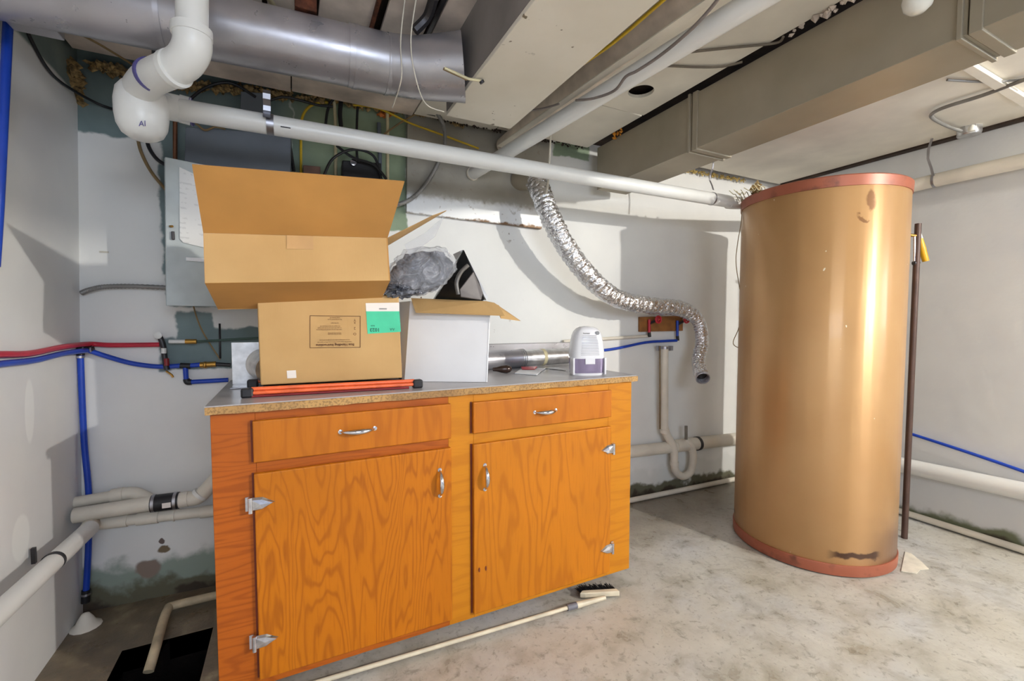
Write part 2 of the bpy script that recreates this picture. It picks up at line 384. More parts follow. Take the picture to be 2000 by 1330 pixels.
# ------------------------------------------------------------ room shell
fl = MB()
sx0, sx1, sy0, sy1 = -.56, -.29, 1.62, 1.97       # sump opening
YB = 2.35
for b in ((-.82, sx0, -2.6, YB), (sx1, 3.32, -2.6, YB), (sx0, sx1, -2.6, sy0), (sx0, sx1, sy1, YB)):
    fl.box(b[0], b[1], b[2], b[3], -.08, 0)
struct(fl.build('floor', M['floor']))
a0, a1 = WA - WD*.15, WB + WD*.1
struct(MB().slab([a0, a1, a1+Za*2.5, a0+Za*2.5], WN*.12).build('wall_back', M['wall_back']))
struct(MB().hexa([V((-.88, -2.6, 0)), V((-.769, -2.6, 0)), V((-.769, 2.45, 0)), V((-.88, 2.45, 0))], [V((-.88, -2.6, 2.5)), V((-.699, -2.6, 2.5)), V((-.699, 2.45, 2.5)), V((-.88, 2.45, 2.5))]).build('wall_left', M['wall_left']))
struct(MB().box(3.27, 3.39, -2.6, 2.4, 0, 2.5).build('wall_right', M['wall_right']))
ce = MB().box(-.80, 3.29, -2.6, 2.34, CZ+.05, CZ+.09).build('ceiling', M['void']); struct(ce)
# ceiling boards, each its own piece, with open joints between
def board(x0, x1, y0, y1, m, z=CZ, th=.014, hole=None):
    if hole:
        cx, cy, rx = hole; n = 24; vs = []; fs = []
        for zz in (z, z+th):
            vs += [V((cx+rx*math.cos(2*math.pi*k/n), cy+rx*math.sin(2*math.pi*k/n), zz)) for k in range(n)]
            for k in range(n):
                a = 2*math.pi*k/n; c_, s_ = math.cos(a), math.sin(a)
                tt = min(((x1-cx) if c_ > 0 else (x0-cx))/c_ if abs(c_) > 1e-6 else 1e9, ((y1-cy) if s_ > 0 else (y0-cy))/s_ if abs(s_) > 1e-6 else 1e9)
                vs.append(V((cx+c_*tt, cy+s_*tt, zz)))
        for k in range(n):
            j = (k+1) % n; fs += [(k, j, n+j, n+k), (2*n+k, 3*n+k, 3*n+j, 2*n+j), (k, 2*n+k, 2*n+j, j)]
        o = MB().add(vs, fs).build('ceiling_board', m, ce)
        MB().box(x0, x1, y0, y1, z+.02, z+.026)
    else: o = MB().box(x0, x1, y0, y1, z, z+th).build('ceiling_board', m, ce, .002)
    return o
D, Wt = M['ceiling_dingy'], M['ceiling_white']
for x0, x1 in ((-.69, -.33), (-.32, -.06), (-.045, .075), (.10, .27), (.295, .43), (.455, .545)):
    board(x0, x1, -.5, 1.70, D)
board(-.69, .02, 1.705, 2.20, D); board(.024, .545, 1.705, 2.19, D)
board(.55, .97, -2, 2.17, Wt)
board(.975, 1.545, 1.70, 2.145, Wt); board(.975, 1.545, -2, 1.695, Wt, hole=(oZ(1252, 179, CZ).x, oZ(1252, 179, CZ).y, .055))
board(1.82, 2.30, -2, 2.115, Wt); board(2.304, 3.215, .42, 2.095, Wt); board(2.304, 3.215, -2, .41, Wt)
# ragged filler between ceiling and walls
def rag(name, pts, r, m, lab, cat, n=70, seed=1, jit=1.0):
    random.seed(seed); mb = MB()
    L = [V(p) for p in pts]
    for i in range(n):
        u = random.random()*(len(L)-1); k = int(u); p = L[k].lerp(L[k+1], u-k) + V((random.uniform(-1,1)*r*.5, random.uniform(-1,1)*r*.6, random.uniform(-1,1)*r*.8))*jit
        rr = r*random.uniform(.3, .8); q = []
        st = [V((1,0,0)), V((-1,0,0)), V((0,1,0)), V((0,-1,0)), V((0,0,1)), V((0,0,-1))]
        q = [p + d*rr*random.uniform(.5, 1.5) for d in st]
        mb.add(q, [(0,2,4),(2,1,4),(1,3,4),(3,0,4),(2,0,5),(1,2,5),(3,1,5),(0,3,5)])
    o = mb.build(name, m); tag(o, lab, cat, kind='stuff'); return o
rag('insulation', [oW(175, 128, .03), oW(350, 165, .03), oW(560, 185, .03), oW(850, 222, .03)], .022, M['foam'], 'crumbling tan insulation packed along the top of the green wall', 'insulation', 420, 2)
rag('foam_filler', [V((1.86, wY(1.86)-.02, 2.14)), V((2.88, wY(2.88)-.03, 2.135))], .012, flat('pale_foam', (206,180,110), .9, 0, .3, 50), 'thin line of yellow foam filler between back wall and ceiling beside the tall tank', 'foam', 260, 3)
rag('rusty_debris', [V((.6, wY(.6)-.075, 2.152)), V((1.52, wY(1.52)-.06, 2.145))], .009, M['void'], 'dark crumbly debris in the ceiling gap above the sheet metal panel', 'debris', 160, 4)
rag('orange_foam', [V((1.555, 1.86, 2.135)), V((1.56, 1.92, 2.135))], .016, flat('orange_foam', (206,134,40), .9), 'small blob of orange foam beside the rectangular duct', 'foam', 9, 5)
rag('crumbs', [V((1.545, .75, 2.15)), V((1.55, 1.0, 2.15))], .018, M['ceiling_dingy'], 'crumbling plaster lumps above the rectangular duct near the white bulb', 'plaster', 26, 6)
rag('wall_plaster_hole', [oX(132, 130, -.712), oX(148, 165, -.712), oX(158, 210, -.712)], .032, M['foam'], 'tan insulation showing through a rough hole high in the left corner', 'insulation', 110, 8)
rag('red_foam_clump', [oW(738, 220, .02), oW(772, 222, .02)], .02, flat('orange_brown_foam', (190,110,50), .9), 'orange and brown foam clump stuck high on the green wall', 'foam', 22, 9)
rag('plaster_lump', [oW(872, 236, .05), oW(905, 240, .05)], .024, M['foam'], 'tan plaster lump under the end of the white boxed duct', 'plaster', 26, 10)
# light switch-like drywall ledge pieces
# ------------------------------------------------------------ metal sheet and ledge on back wall
def wslab(px, off, th, lift=0):   # polygon of pixels on the wall plane at an offset
    return MB().slab([oW(x, y, off) for x, y in px], WN*th)
o = wslab([(796, 216), (1076, 268), (1058, 447), (794, 414)], .03, .025).build('sheet_metal_panel', M['sheet'], None, .002)
tag(o, 'painted sheet metal panel with rusty bottom edge covering an old window opening', 'metal panel')
# ------------------------------------------------------------ overhead: boxed duct, rectangular duct, round duct
bx = thing('boxed_duct', (.66, 0, 1.93), 'white speckled boxed-in main duct running overhead toward the back wall', 'duct')
MB().box(.535, .80, -1.5, 1.63, 1.925, 1.94).build('bottom_board', M['beam_white'], bx, .002)
MB().box(.535, .55, -1.5, 1.63, 1.94, CZ).build('side_board', M['beam_side'], bx)
MB().box(.785, .80, -1.5, 1.63, 1.94, CZ).build('side_board', M['beam_side'], bx)
MB().box(.55, .785, 1.615, 1.63, 1.94, CZ).build('end_board', M['beam_side'], bx)
MB().box(.52, .78, 1.66, 1.70, 2.07, 2.148).build('wood_cleat', M['void'], bx)
rd = thing('rectangular_duct', (1.68, 0, 1.9), 'long rectangular sheet metal duct with brownish sides running toward the back wall', 'duct')
ys = [-1.5, .52, .56, 1.40, 1.445, 2.135]
def ductseg(y0, y1, g=0, n='duct_section'):
    return MB().box(1.574-g, 1.785+g, y0, y1, 1.90-g, 2.135+g).build(n, M['galv_brown'], rd, .002)
ductseg(-1.5, .535); ductseg(.54, 1.42); ductseg(1.425, 2.09)
for y in (.54, 1.42):
    ductseg(y-.03, y-.004, .006, 'joint_collar'); ductseg(y+.008, y+.02, .008, 'drive_cleat')
# round duct
rdx = thing('round_duct', (-.1, 1.53, 2.0), 'fat round grey galvanized duct running overhead on the left', 'duct')
P = [V((-.72, 1.60, 2.01)), V((-.3, 1.57, 2.005)), V((.2, 1.53, 2.0)), V((.30, 1.525, 2.0)), V((.40, 1.50, 2.0)), V((.535, 1.45, 2.01))]
R = .088
MB().cyl(P[0], P[1], R, 40).build('duct_section', M['galv'], rdx)
MB().cyl(P[1]-V((.02,0,0)), P[2], R*.985, 40).build('duct_section', M['galv'], rdx)
MB().cyl(P[2]-V((.02,0,0)), P[3], R*1.01, 40).build('duct_section', M['galv'], rdx)
MB().tube([P[3], P[4], P[5]], [R, R*1.05, R*1.2], 40, True, True, 5).build('boot', M['galv'], rdx)
for p in (P[1], P[2], P[3]):
    MB().cyl(p-V((.006,0,0)), p+V((.006,0,0)), R*1.03, 40).build('joint_band', M['galv'], rdx)
tag(MB().box(-.665, -.56, 1.48, 1.74, 1.96, 2.148).build('duct_plenum', M['galv'], None, .003), 'grey sheet metal box in the top left corner where the round duct starts', 'duct')
tag(MB().tube([V((.33, 1.39, 2.145)), V((.322, 1.425, 2.03)), V((.325, 1.435, 1.92)), V((.33, 1.60, 1.90))], .0018, 6).build('hanger_wire', M['wire_white']), 'thin pale wire looped around the elbow of the round duct', 'wire')
tag(MB().tube([V((.36, 1.37, 2.145)), V((.35, 1.41, 2.03)), V((.365, 1.42, 1.93)), V((.42, 1.50, 1.89)), V((.50, 1.55, 1.90))], .0018, 6).build('hanger_wire', M['wire_white']), 'second thin pale wire hanging from the round duct nearer the boxed duct', 'wire')
hk = thing('strap_bracket', (.47, 1.36, 1.93), 'pale folded strap bracket screwed under the corner of the boxed duct', 'bracket')
p0, p1, p2 = oZ(866, 134, 1.93), oZ(912, 155, 1.915), oZ(940, 158, 1.918)
MB().tube([p0, p1], .004, 6).build('strap', M['wire_tan'], hk)
MB().tube([p0+V((0,-.012,-.004)), p1+V((0,-.012,-.004)), p2], .004, 6, curve=False).build('strap', M['wire_cream'], hk)
MB().cyl(p2, p2+V((.004,0,-.006)), .008, 10).build('screw', M['darkmetal'], hk)
for i, (x, lab) in enumerate(((.065, 'rusty strap between ceiling boards nearest the white stack pipe'), (.262, 'rusty strap along the middle ceiling joint above the round duct'), (.44, 'grey steel strap along the ceiling joint beside the boxed duct'))):
    tag(MB().box(x-.006, x+.006, .9, 1.95, CZ-.012, CZ-.001).build('steel_strap', M['rust'] if i < 2 else M['darkmetal']), lab, 'strap')
tag(MB().box(.03, .09, 1.50, 1.56, 2.09, 2.148).build('hanger_block', M['rust'], None, .004), 'rusty hanger block on the ceiling behind the round duct', 'hanger')
tag(MB().tube([V((.41, 1.36, 2.145)), V((.405, 1.42, 2.12)), V((.37, 1.44, 2.08))], .016, 8).build('duct_tape_hanger', M['darkmetal']), 'dark bunched hanger strap on top of the round duct elbow', 'hanger')
# ------------------------------------------------------------ overhead pipes A and B with channel
a, b = oW(922, 340, .03), oZ(1500, -14, 1.985); b2 = b+(b-a)*.6
wp = thing('white_overhead_pipe', a, 'smooth white pipe running overhead beside the punched channel', 'pipe')
MB().cyl(a, b2, .031, 28).build('pipe', M['pvc'], wp)
MB().cyl(a-V((0,.0,0)), a-(b-a).normalized()*-.012, .034, 28).build('end_ring', M['pvc_cream'], wp)
a, b = oZ(985, 285, 2.08), oZ(1310, 20, 2.08); b = b+(b-a)*.8
tag(MB().cyl(a, b, .045, 28).build('beige_overhead_pipe', flat('beige_pipe', (222,208,192), .6), None), 'beige grey pipe along the right edge of the white boxed duct', 'pipe')
a, b = oZ(975, 286, 2.0), oZ(1366, 15, 2.0); b = b+(b-a)*.5
ch = thing('punched_channel', a, 'cream slotted angle channel hung between the two overhead pipes', 'channel')
d = (b-a).normalized(); n = d.cross(Za).normalized()
MB().obox((a+b)/2, ((b-a).length, .028, .004), (d, n, n.cross(d))).build('flange', M['pvc_cream'], ch)
MB().obox((a+b)/2-n*.014+Za*.012, ((b-a).length, .003, .024), (d, n, n.cross(d))).build('flange', M['wire_cream'], ch)
for i in range(22):
    p = a.lerp(b, .34+i*.028); MB().obox(p-n*.018+Za*.014, (.008, .006, .006), (d, n, Za)).build('notch', M['wire_tan'], ch)
gcab = flat('grey_brown_thick_cable', (122,112,106), .5)
tag(MB().tube([oZ(1125, 196, 1.955), oZ(1160, 192, 1.93), oZ(1200, 177, 1.925), oZ(1222, 150, 1.925), oZ(1245, 138, 1.925), oZ(1290, 108, 1.925), oZ(1345, 62, 1.93), oZ(1385, 20, 1.95), oZ(1420, -25, 1.97)], .0045, 8).build('grey_cable', gcab), 'grey cable snaking along the slotted channel', 'cable')
tag(MB().tube([oZ(1005, 217, 1.97), oZ(1050, 214, 1.97), oZ(1092, 203, 1.96)], .0035, 6).build('grey_cable', gcab), 'short grey cable end sagging at the far end of the slotted channel', 'cable')
tag(MB().tube([oZ(1128, 132, 2.0), oZ(1200, 82, 2.0), oZ(1290, 5, 2.0), oZ(1330, -30, 2.0)], .005, 8).build('yellow_cable', M['wire_yellow']), 'straight yellow cable along the right edge of the white boxed duct', 'cable')
for nm, pp, lab in (('thin_cable', [(1300, 108), (1363, 100), (1440, 92), (1515, 84), (1530, 72)], 'thin grey cable across the ceiling beside the rectangular duct, nearer the camera'), ('thin_cable', [(1250, 127), (1312, 129), (1360, 131), (1410, 130), (1450, 121)], 'thin grey cable across the ceiling just past the round hole')):
    tag(MB().tube([oZ(x, y, CZ-.008) for x, y in pp], .0045, 8).build(nm, flat('grey_brown_cable', (120,110,96), .6)), lab, 'cable')
# ------------------------------------------------------------ long PVC drain with stack fittings
dp = thing('pvc_drain_pipe', oY(375, 60, 1.38), 'long white drain pipe crossing the room below the ceiling with a bulbous cleanout fitting', 'pipe')
v0, v1, v2, v3, v4 = oY(376, -70, 1.36), oY(375, 68, 1.36), oY(362, 118, 1.39), oY(318, 142, 1.45), oY(276, 172, 1.58)
MB().cyl(v0, v1, .034, 28).build('riser', M['pvc'], dp)
MB().tube([v1+Za*.01, oY(376, 90, 1.365), v2, oY(335, 136, 1.42)], .041, 28).build('elbow', M['pvc'], dp)
MB().cyl(v1+Za*.015, v1-Za*.005, .0435, 28).build('collar', M['pvc'], dp)
MB().tube([oY(340, 134, 1.41), v3, oY(292, 155, 1.52), v4], .041, 28).build('elbow', M['pvc'], dp)
q0, q1 = oY(336, 136, 1.415), oY(344, 133, 1.405)
MB().cyl(q0, q1, .0445, 28).build('collar', M['pvc'], dp)
q0, q1 = oY(300, 146, 1.485), oY(296, 148, 1.495)
MB().cyl(q0, q1, .0418, 28).build('primer_ring', M['primer'], dp)
bc = oY(277, 216, 1.62)
MB().lathe(bc, [(0, -.082), (.03, -.079), (.048, -.066), (.058, -.045), (.062, -.015), (.062, .02), (.057, .05), (.045, .068), (.03, .078), (0, .08)], Za, 32).build('cleanout_fitting', M['pvc'], dp)
m1 = oY(345, 213, 1.75); m2 = oY(1425, 394, 1.70)
MB().cyl(bc, oY(325, 208, 1.73), .035, 28).build('branch', M['pvc'], dp)
MB().cyl(oY(322, 207, 1.735), oY(352, 213, 1.775), .0395, 28).build('collar', M['pvc'], dp)
MB().cyl(oY(350, 212, 1.77), oY(372, 218, 1.775), .042, 28).build('collar', M['pvc'], dp)
MB().cyl(m1, m2, .0325, 28).build('long_pipe', M['pvc'], dp)
for px, py, Y in ((325, 208, 1.742), (374, 218.5, 1.775)):
    p = oY(px, py, Y); d = (m2-m1).normalized(); MB().cyl(p-d*.002, p+d*.002, .0425 if px > 330 else .040, 24).build('primer_ring', M['primer'], dp)
for px, py in ((275, 258),):
    pass
e1 = V((3.10, 1.50, 1.90)); 
MB().tube([m2-(m2-m1).normalized()*.0, m2+(m2-m1).normalized()*.06, V((2.86, 1.62, 1.86)), e1], .034, 24).build('elbow', M['pvc'], dp)
rw = thing('wall_drain_pipe', (3.19, .8, 1.93), 'cream drain pipe running high along the right wall', 'pipe')
MB().tube([e1, V((3.19, 1.38, 1.925)), V((3.19, 1.2, 1.93)), V((3.19, -1.4, 1.95))], .036, 28, curve=False).build('pipe', M['pvc_cream'], rw)
# strap hangers
def hanger(px, ytop, ybot, Y, lab, m='strap', w=.018, ring=None, X=None):
    f = (lambda x, y: oX(x, y, X)) if X else (lambda x, y: oY(x, y, Y))
    h = thing('strap_hanger', f(px, ytop), lab, 'hanger', 'steel strap hangers holding the drain pipes')
    a, b = f(px, ytop), f(px, ybot)
    n = 6; pts = []
    mb = MB()
    L = [a.lerp(b, i/n) + V((0, -.012*math.sin(i*1.3), 0)) for i in range(n+1)]
    X_ = Xa if not X else Ya
    mb.add([p+X_*w/2*s for p in L for s in (-1, 1)] + [p+X_*w/2*s+(Ya if not X else Xa)*.002 for p in L for s in (-1, 1)],
           [(2*i, 2*i+1, 2*i+3, 2*i+2) for i in range(n)] + [(2*n+2+2*i, 2*n+4+2*i, 2*n+5+2*i, 2*n+3+2*i) for i in range(n)] + [(2*i, 2*i+2, 2*n+4+2*i, 2*n+2+2*i) for i in range(n)] + [(2*i+1, 2*n+3+2*i, 2*n+5+2*i, 2*i+3) for i in range(n)])
    mb.build('strap', M[m], h)
    if ring is not None:
        c, d, rr = ring; mb = MB().cyl(c-d*w*.5, c+d*w*.5, rr, 28); mb.build('pipe_loop', M[m], h)
dm = (m2-m1).normalized()
def onmain(px):
    best = min((abs((lambda p: (1000+F*(p-C0).dot(rt)/(p-C0).dot(fw)))(m1.lerp(m2, i/2000))-px), i) for i in range(2001))[1]; return m1.lerp(m2, best/2000)
c = onmain(528); hanger(521, 176, 232, c.y-.04, 'wide shiny strap hanger on the white drain pipe near its left end', 'strap', .022, (c, dm, .0342))
c = onmain(1390); hanger(1390, 310, 372, c.y-.01, 'narrow strap hanger on the white drain pipe near the tall tank', 'strap', .010, (c, dm, .0342))
c = V((3.19, 1.20, 1.93)); hanger(1817, 236, 345, None, 'strap hanger on the cream pipe along the right wall', 'strap', .012, (c, Ya, .0375), X=3.145)
# pipe print marks
for px in (558, 1063, 1362):
    c = onmain(px); p = c + (C0-c).normalized()*.0327; MB().obox(p, (.02 if px > 600 else .03, .001, .0035), (dm, Ya, Za)).build('print_mark', M['ink_black'], dp)
p = bc + (C0-bc).normalized()*.0615 + Za*-.035; text(None, 'moulded_mark', 'AI', M['primer'], dp, p, rt, Za, .022)
# ------------------------------------------------------------ foil flex duct with collar and string
fd = thing('flexible_foil_duct', oY(1060, 350, 1.9), 'crinkled silver foil dryer duct hanging in an S curve on a string', 'duct')
FP = [(1046, 352, 2.08), (1060, 385, 2.0), (1078, 430, 1.97), (1110, 488, 1.97), (1155, 545, 1.98), (1205, 583, 2.0), (1265, 596, 2.02), (1328, 603, 2.03), (1362, 625, 2.02), (1371, 665, 2.0), (1364, 702, 1.97), (1368, 727, 1.90), (1372, 737, 1.86)]
pts = [oY(*p) for p in FP]
mb = MB(); mb.tube(pts, [.050]*5+[.048, .047, .046, .038, .037, .036, .036, .036], 28, False, True, 26)
seg = 28
for i in range(0, len(mb.v), seg):
    ring = mb.v[i:i+seg]; c = sum(ring, V())/seg; k = i//seg
    for j in range(seg):
        p = mb.v[i+j]; f_ = 1 + .05*math.sin(k*1.55) + .12*(noise.noise(p*38)) + .08*noise.noise(p*80)
        mb.v[i+j] = c + (p-c)*f_
o = mb.build('foil_hose', M['foil'], fd, fix=False)
for p in o.data.polygons: p.use_smooth = (p.index % 3 != 0)
sm = o.modifiers.new('solid', 'SOLIDIFY'); sm.thickness = .002
e = pts[-1]; d = (pts[-1]-pts[-2]).normalized()
MB().lathe(e, [(.032, -.02), (.038, -.015), (.041, .0), (.041, .012), (.037, .014), (.033, .008), (.032, -.03)], d, 28).build('end_collar', M['galv'], fd)
MB().cyl(e-d*.03, e-d*.028, .033, 24).build('dark_inside', M['sump_dark'], fd)
cc = oW(1012, 352, .02)
MB().cyl(cc, pts[0]+V((-.0, .0, 0)), .054, 32).build('metal_collar', M['galv_brown'], fd)
tag(MB().tube([oY(1077, 222, 1.72), oY(1074, 300, 1.83), oY(1069, 368, 1.86), oY(1064, 378, 1.95)], .0045, 8).build('hanging_string', M['wire_white']), 'white string looped over the overhead pipe holding the foil duct', 'string')

# ------------------------------------------------------------ cabinet
CY = 1.50; X0, X1 = -.212, 1.325; ZB, ZT = .06, .897; YBK = 2.06
cab = thing('base_cabinet', (.55, CY, 0), 'orange stained plywood base cabinet with two drawers and two doors', 'cabinet')
ft = .02
dl = (-.108, .497, .088, .716); dr = (.580, 1.205, .082, .716)
wl = (-.108, .497, .748, .872); wr = (.580, 1.205, .755, .870)
ca = MB().box(X0, X0+.018, CY+ft, YBK, ZB, ZT).box(X1-.018, X1, CY+ft, YBK, ZB, ZT).box(X0+.018, X1-.018, CY+ft, YBK, ZB, ZB+.018).box(X0+.018, X1-.018, YBK-.012, YBK, ZB, ZT)
ca.build('carcass', M['stile'], cab)
MB().box(X0+.08, X1-.12, CY+.30, YBK-.02, 0, ZB).build('plinth', M['inside'], cab)
def fr(n, m, *b): return MB().box(b[0], b[1], CY, CY+ft, b[2], b[3]).build(n, M[m], cab, .0015)
fr('left_stile', 'stile', X0, dl[0]+.006, ZB, ZT); fr('right_stile', 'stile_mid', dr[1]-.006, X1, ZB, ZT); fr('middle_stile', 'stile_mid', dl[1]-.006, dr[0]+.006, ZB, ZT)
for a_, b_, m in ((dl, wl, 'stile'), (dr, wr, 'stile_mid')):
    for z0, z1 in ((ZB, a_[2]+.006), (a_[3]-.006, b_[2]+.006), (b_[3]-.006, ZT)):
        fr('rail', m, a_[0]+.006, a_[1]-.006, z0, z1)
MB().box(dl[0]-.02, dr[1]+.01, CY+.021, CY+.024, ZB+.02, ZT).build('inner_panel', M['inside'], cab)
def front(n, r, m):
    o = MB().box(r[0], r[1], CY-.017, CY+.0, r[2], r[3]).build(n, M[m], cab, .004, 30, 3)
    g = .006 if r[0] < .5 else .007
    MB().box(r[0]-g, r[0]-.0005, CY-.0015, CY-.0002, r[2], r[3]).build('shadow_strip', M['inside'], o)  # flat dark strip standing in for shade along the left edge
    return o
D1 = front('door', dl, 'ply'); D2 = front('door', dr, 'ply_right'); W1 = front('drawer', wl, 'drawer_wood'); W2 = front('drawer', wr, 'drawer_wood')
def pull(c, vert, L, par):
    ax = Za if vert else Xa; P = []; Rr = []
    for i in range(13):
        u = -1+2*i/12; P.append(c + ax*(L/2*u) + V((0, -.026*(1-u*u)**.7-.001, 0))); Rr.append(.0022+.0068*(1-u*u))
    mb = MB().tube(P, Rr, 12, True, False); o = mb.build('handle', M['chrome'], par)
    for s_ in (-1, 1): MB().lathe(c+ax*(L/2*s_)+V((0,0,0)), [(0, -.004), (.007, -.002), (.008, 0)], Ya, 12).build('handle_foot', M['chrome'], par)
pull(oY(699, 840, CY-.017), False, .105, W1); pull(oY(1065, 803, CY-.017), False, .095, W2)
pull(oY(859, 943, CY-.017), True, .092, D1); pull(oY(947, 932, CY-.017), True, .090, D2)
def hinge(c, s, par):
    P = [V((s*x, 0, z)) for x, z in ((-.002, -.021), (.026, -.019), (.040, -.010), (.058, 0), (.040, .010), (.026, .019), (-.002, .021))]
    mb = MB(); n = len(P)
    mb.add([c+p for p in P]+[c+V((p.x*.9, -.006, p.z*.72)) for p in P]+[c+V((s*.02, -.009, 0))], [tuple(range(n))]+[(i, (i+1) % n, (i+1) % n+n, i+n) for i in range(n)]+[(n+i, n+(i+1) % n, 2*n) for i in range(n)])
    h = mb.build('hinge', M['chrome'], par)
    MB().cyl(c+V((-s*.006, -.003, -.023)), c+V((-s*.006, -.003, .023)), .0065, 14).build('hinge_knuckle', M['chrome'], par)
    MB().obox(c+V((-s*.014, .013, 0)), (.012, .006, .042)).build('hinge_leaf', M['chrome'], par)
yq = CY-.0175
hinge(V((dl[0]-.004, yq, oY(500, 985, yq).z)), 1, D1); hinge(V((dl[0]-.004, yq, oY(510, 1253, yq).z)), 1, D1)
hinge(V((dr[1]+.004, yq, oY(1190, 878, yq).z)), -1, D2); hinge(V((dr[1]+.004, yq, oY(1190, 1072, yq).z)), -1, D2)
for px, py in ((936, 1113), (949, 1110)): 
    p = oY(px, py, CY-.0175); MB().lathe(p, [(.0, 0), (.009, 0), (.009, -.0012), (0, -.0012)], Ya*1.0, 14, .35, u=Xa).build('oval_scar', M['inside'], D2)
# worktop
wt = thing('worktop', (.55, CY, .9), 'grey laminate worktop with raw particle board front edge on the orange cabinet', 'worktop')
mb = MB(); N_ = 60; random.seed(5)
top0, top1 = [], []
f0, f1 = V((-.222, CY-.018, 0)), V((1.345, CY-.018, 0))
vs = []; fs = []
for i in range(N_+1):
    u = i/N_; p = f0.lerp(f1, u); j = random.uniform(0, .0035)
    vs += [V((p.x, p.y+j, .8985+random.uniform(-.001, .0015))), V((p.x, p.y+j*.5, .921)), V((p.x, p.y+.02, .8985)), V((p.x, p.y+.02, .921))]
for i in range(N_):
    a_, b_ = 4*i, 4*(i+1); fs += [(a_, b_, b_+1, a_+1), (a_+1, b_+1, b_+3, a_+3), (a_, a_+2, b_+2, b_), (a_+2, a_+3, b_+3, b_+2)]
fs += [(0, 1, 3, 2), (4*N_, 4*N_+2, 4*N_+3, 4*N_+1)]
mb.add(vs, fs).build('raw_front_edge', M['pb'], wt)
MB().box(-.222, 1.345, CY+.002, 2.09, .8985, .921).build('core', M['pb'], wt)
MB().box(-.222, 1.345, CY-.012, 2.09, .921, .9245).build('laminate_sheet', M['laminate'], wt)
TZ = .9245
tag(MB().box(1.3245, 1.40, 1.66, 1.74, .80, .835).build('black_bracket', M['black'], None, .004), 'small black plastic block sticking out beside the right end of the cabinet', 'bracket')

# ------------------------------------------------------------ folded orange frame under boxes
fo = thing('folded_orange_rack', (.13, 1.6, TZ), 'flat folded rack with orange tubes and black ends under the brown box', 'rack')
fa, fb = V((-.115, 1.60, 0)), V((.385, 1.56, 0))
for i, (dy, z, m) in enumerate(((0, TZ+.026, 'orange'), (-.006, TZ+.0145, 'orange'), (-.010, TZ+.0045, 'red_dark'), (.22, TZ+.022, 'orange'))):
    MB().cyl(fa+V((0, dy, z)), fb+V((-.02*(i == 2), dy, z)), .0062 if m == 'orange' else .004, 12).build('tube', M[m], fo)
for p in (fa, fb):
    for dy in (0, .22): MB().obox(p+V((-.012 if p is fa else .012, dy, TZ+.015)), (.035, .03, .030)).build('end_cap', M['black'], fo, .006)
MB().box(-.09, .36, 1.62, 1.80, TZ+.012, TZ+.018).build('mesh_panel', M['black'], fo)

# ------------------------------------------------------------ lower brown box (crushed towards the back)
bz = TZ+.033
lb = thing('cardboard_box', (.13, 1.62, bz), 'closed brown shipping box with green label and upside-down instructions', 'box')
A = oY(511, 749, 1.625); A.z = bz; B = oY(786, 737, 1.60); B.z = bz; A.x -= .003
C_ = oY(502, 574, 1.625); D_ = oY(779, 576, 1.60)
bk = V((-.012, .20, -.035)); bk0 = V((-.012, .20, 0))
MB().hexa([A, B, B+bk0, A+bk0], [C_, D_, D_+bk, C_+bk]).build('carton', M['card'], lb, .004, 30, 3)
nf = (B-A).cross(C_-A).normalized(); nf = nf if nf.y < 0 else -nf
def onbox(px, py, off=.001):
    d = ray(px, py); o_ = A+nf*off; return C0 + d*((o_-C0).dot(nf)/d.dot(nf))
ub = (B-A).normalized(); vb = nf.cross(ub).normalized(); vb = vb if vb.z > 0 else -vb
def sticker(n, px, m, par, off=.0008):
    return MB().slab([onbox(x, y, off) for x, y in px], nf*.0006).build(n, M[m], par)
w_ = sticker('paper_label', [(714, 592), (780, 591), (780, 608), (715, 608)], 'white_label', lb)
gl = sticker('paper_label', [(715, 608), (780, 608), (783, 648), (718, 652)], 'green_label', lb)
# upside-down print
def tx(body, px, py, size, m, par, bold=0, off=.0018): return text(None, 'printed_text', body, M[m], par, onbox(px, py, off), -ub, -vb, size, bold)
tx('1023', 732, 644, .017, 'ink_dark', gl, .0004); tx('N/A', 728, 636, .008, 'ink_dark', gl); tx('AA', 766, 643, .013, 'ink_dark', gl)
tx('IIIIIIIIIIIIIII', 748, 603, .007, 'ink_black', w_)
fo_ = []
for q4 in ([(605, 616), (704, 617), (704, 618.2), (605, 617.2)], [(605, 678.6), (704, 677.6), (704, 678.8), (605, 679.8)], [(605, 616), (606.2, 616), (606.2, 679), (605, 679)], [(703, 617), (704.2, 617), (704.2, 678), (703, 678)]):
    sticker('printed_frame', q4, 'ink', lb)
tx('Box Handling Instructions', 655, 673.5, .0115, 'ink', lb, .0003)
for y, wdt, xx in ((668, 'read all the steps below before you lift or open this', 654), (664, 'carton and keep it dry and upright at all times', 658), (653, 'open at the top only', 662), (650.5, 'remove the packing', 666), (644, 'save this carton and all packing pieces', 643), (640.5, 'in case the unit has to be sent back', 644), (637, 'for repair or has to be stored', 645), (631, 'cut the tape', 665), (624, 'lift out by both hands', 654), (620.5, 'keep knives off', 664)):
    tx(wdt, min(xx, 654), y, .0052, 'ink', lb)
for y in (625, 631, 641, 652): tx({625: 'Y', 631: 'x', 641: '2', 652: 'O'}[y], 693, y, .013, 'ink', lb)
sticker('clear_tape', [(560, 724), (578, 723), (579, 738), (561, 739)], 'white_label', lb)
MB().slab([onbox(641, 574, .0006), onbox(655, 574, .0006), onbox(655, 583, .0006), onbox(641, 583, .0006)], nf*.0004).build('tape', M['tape'], lb)

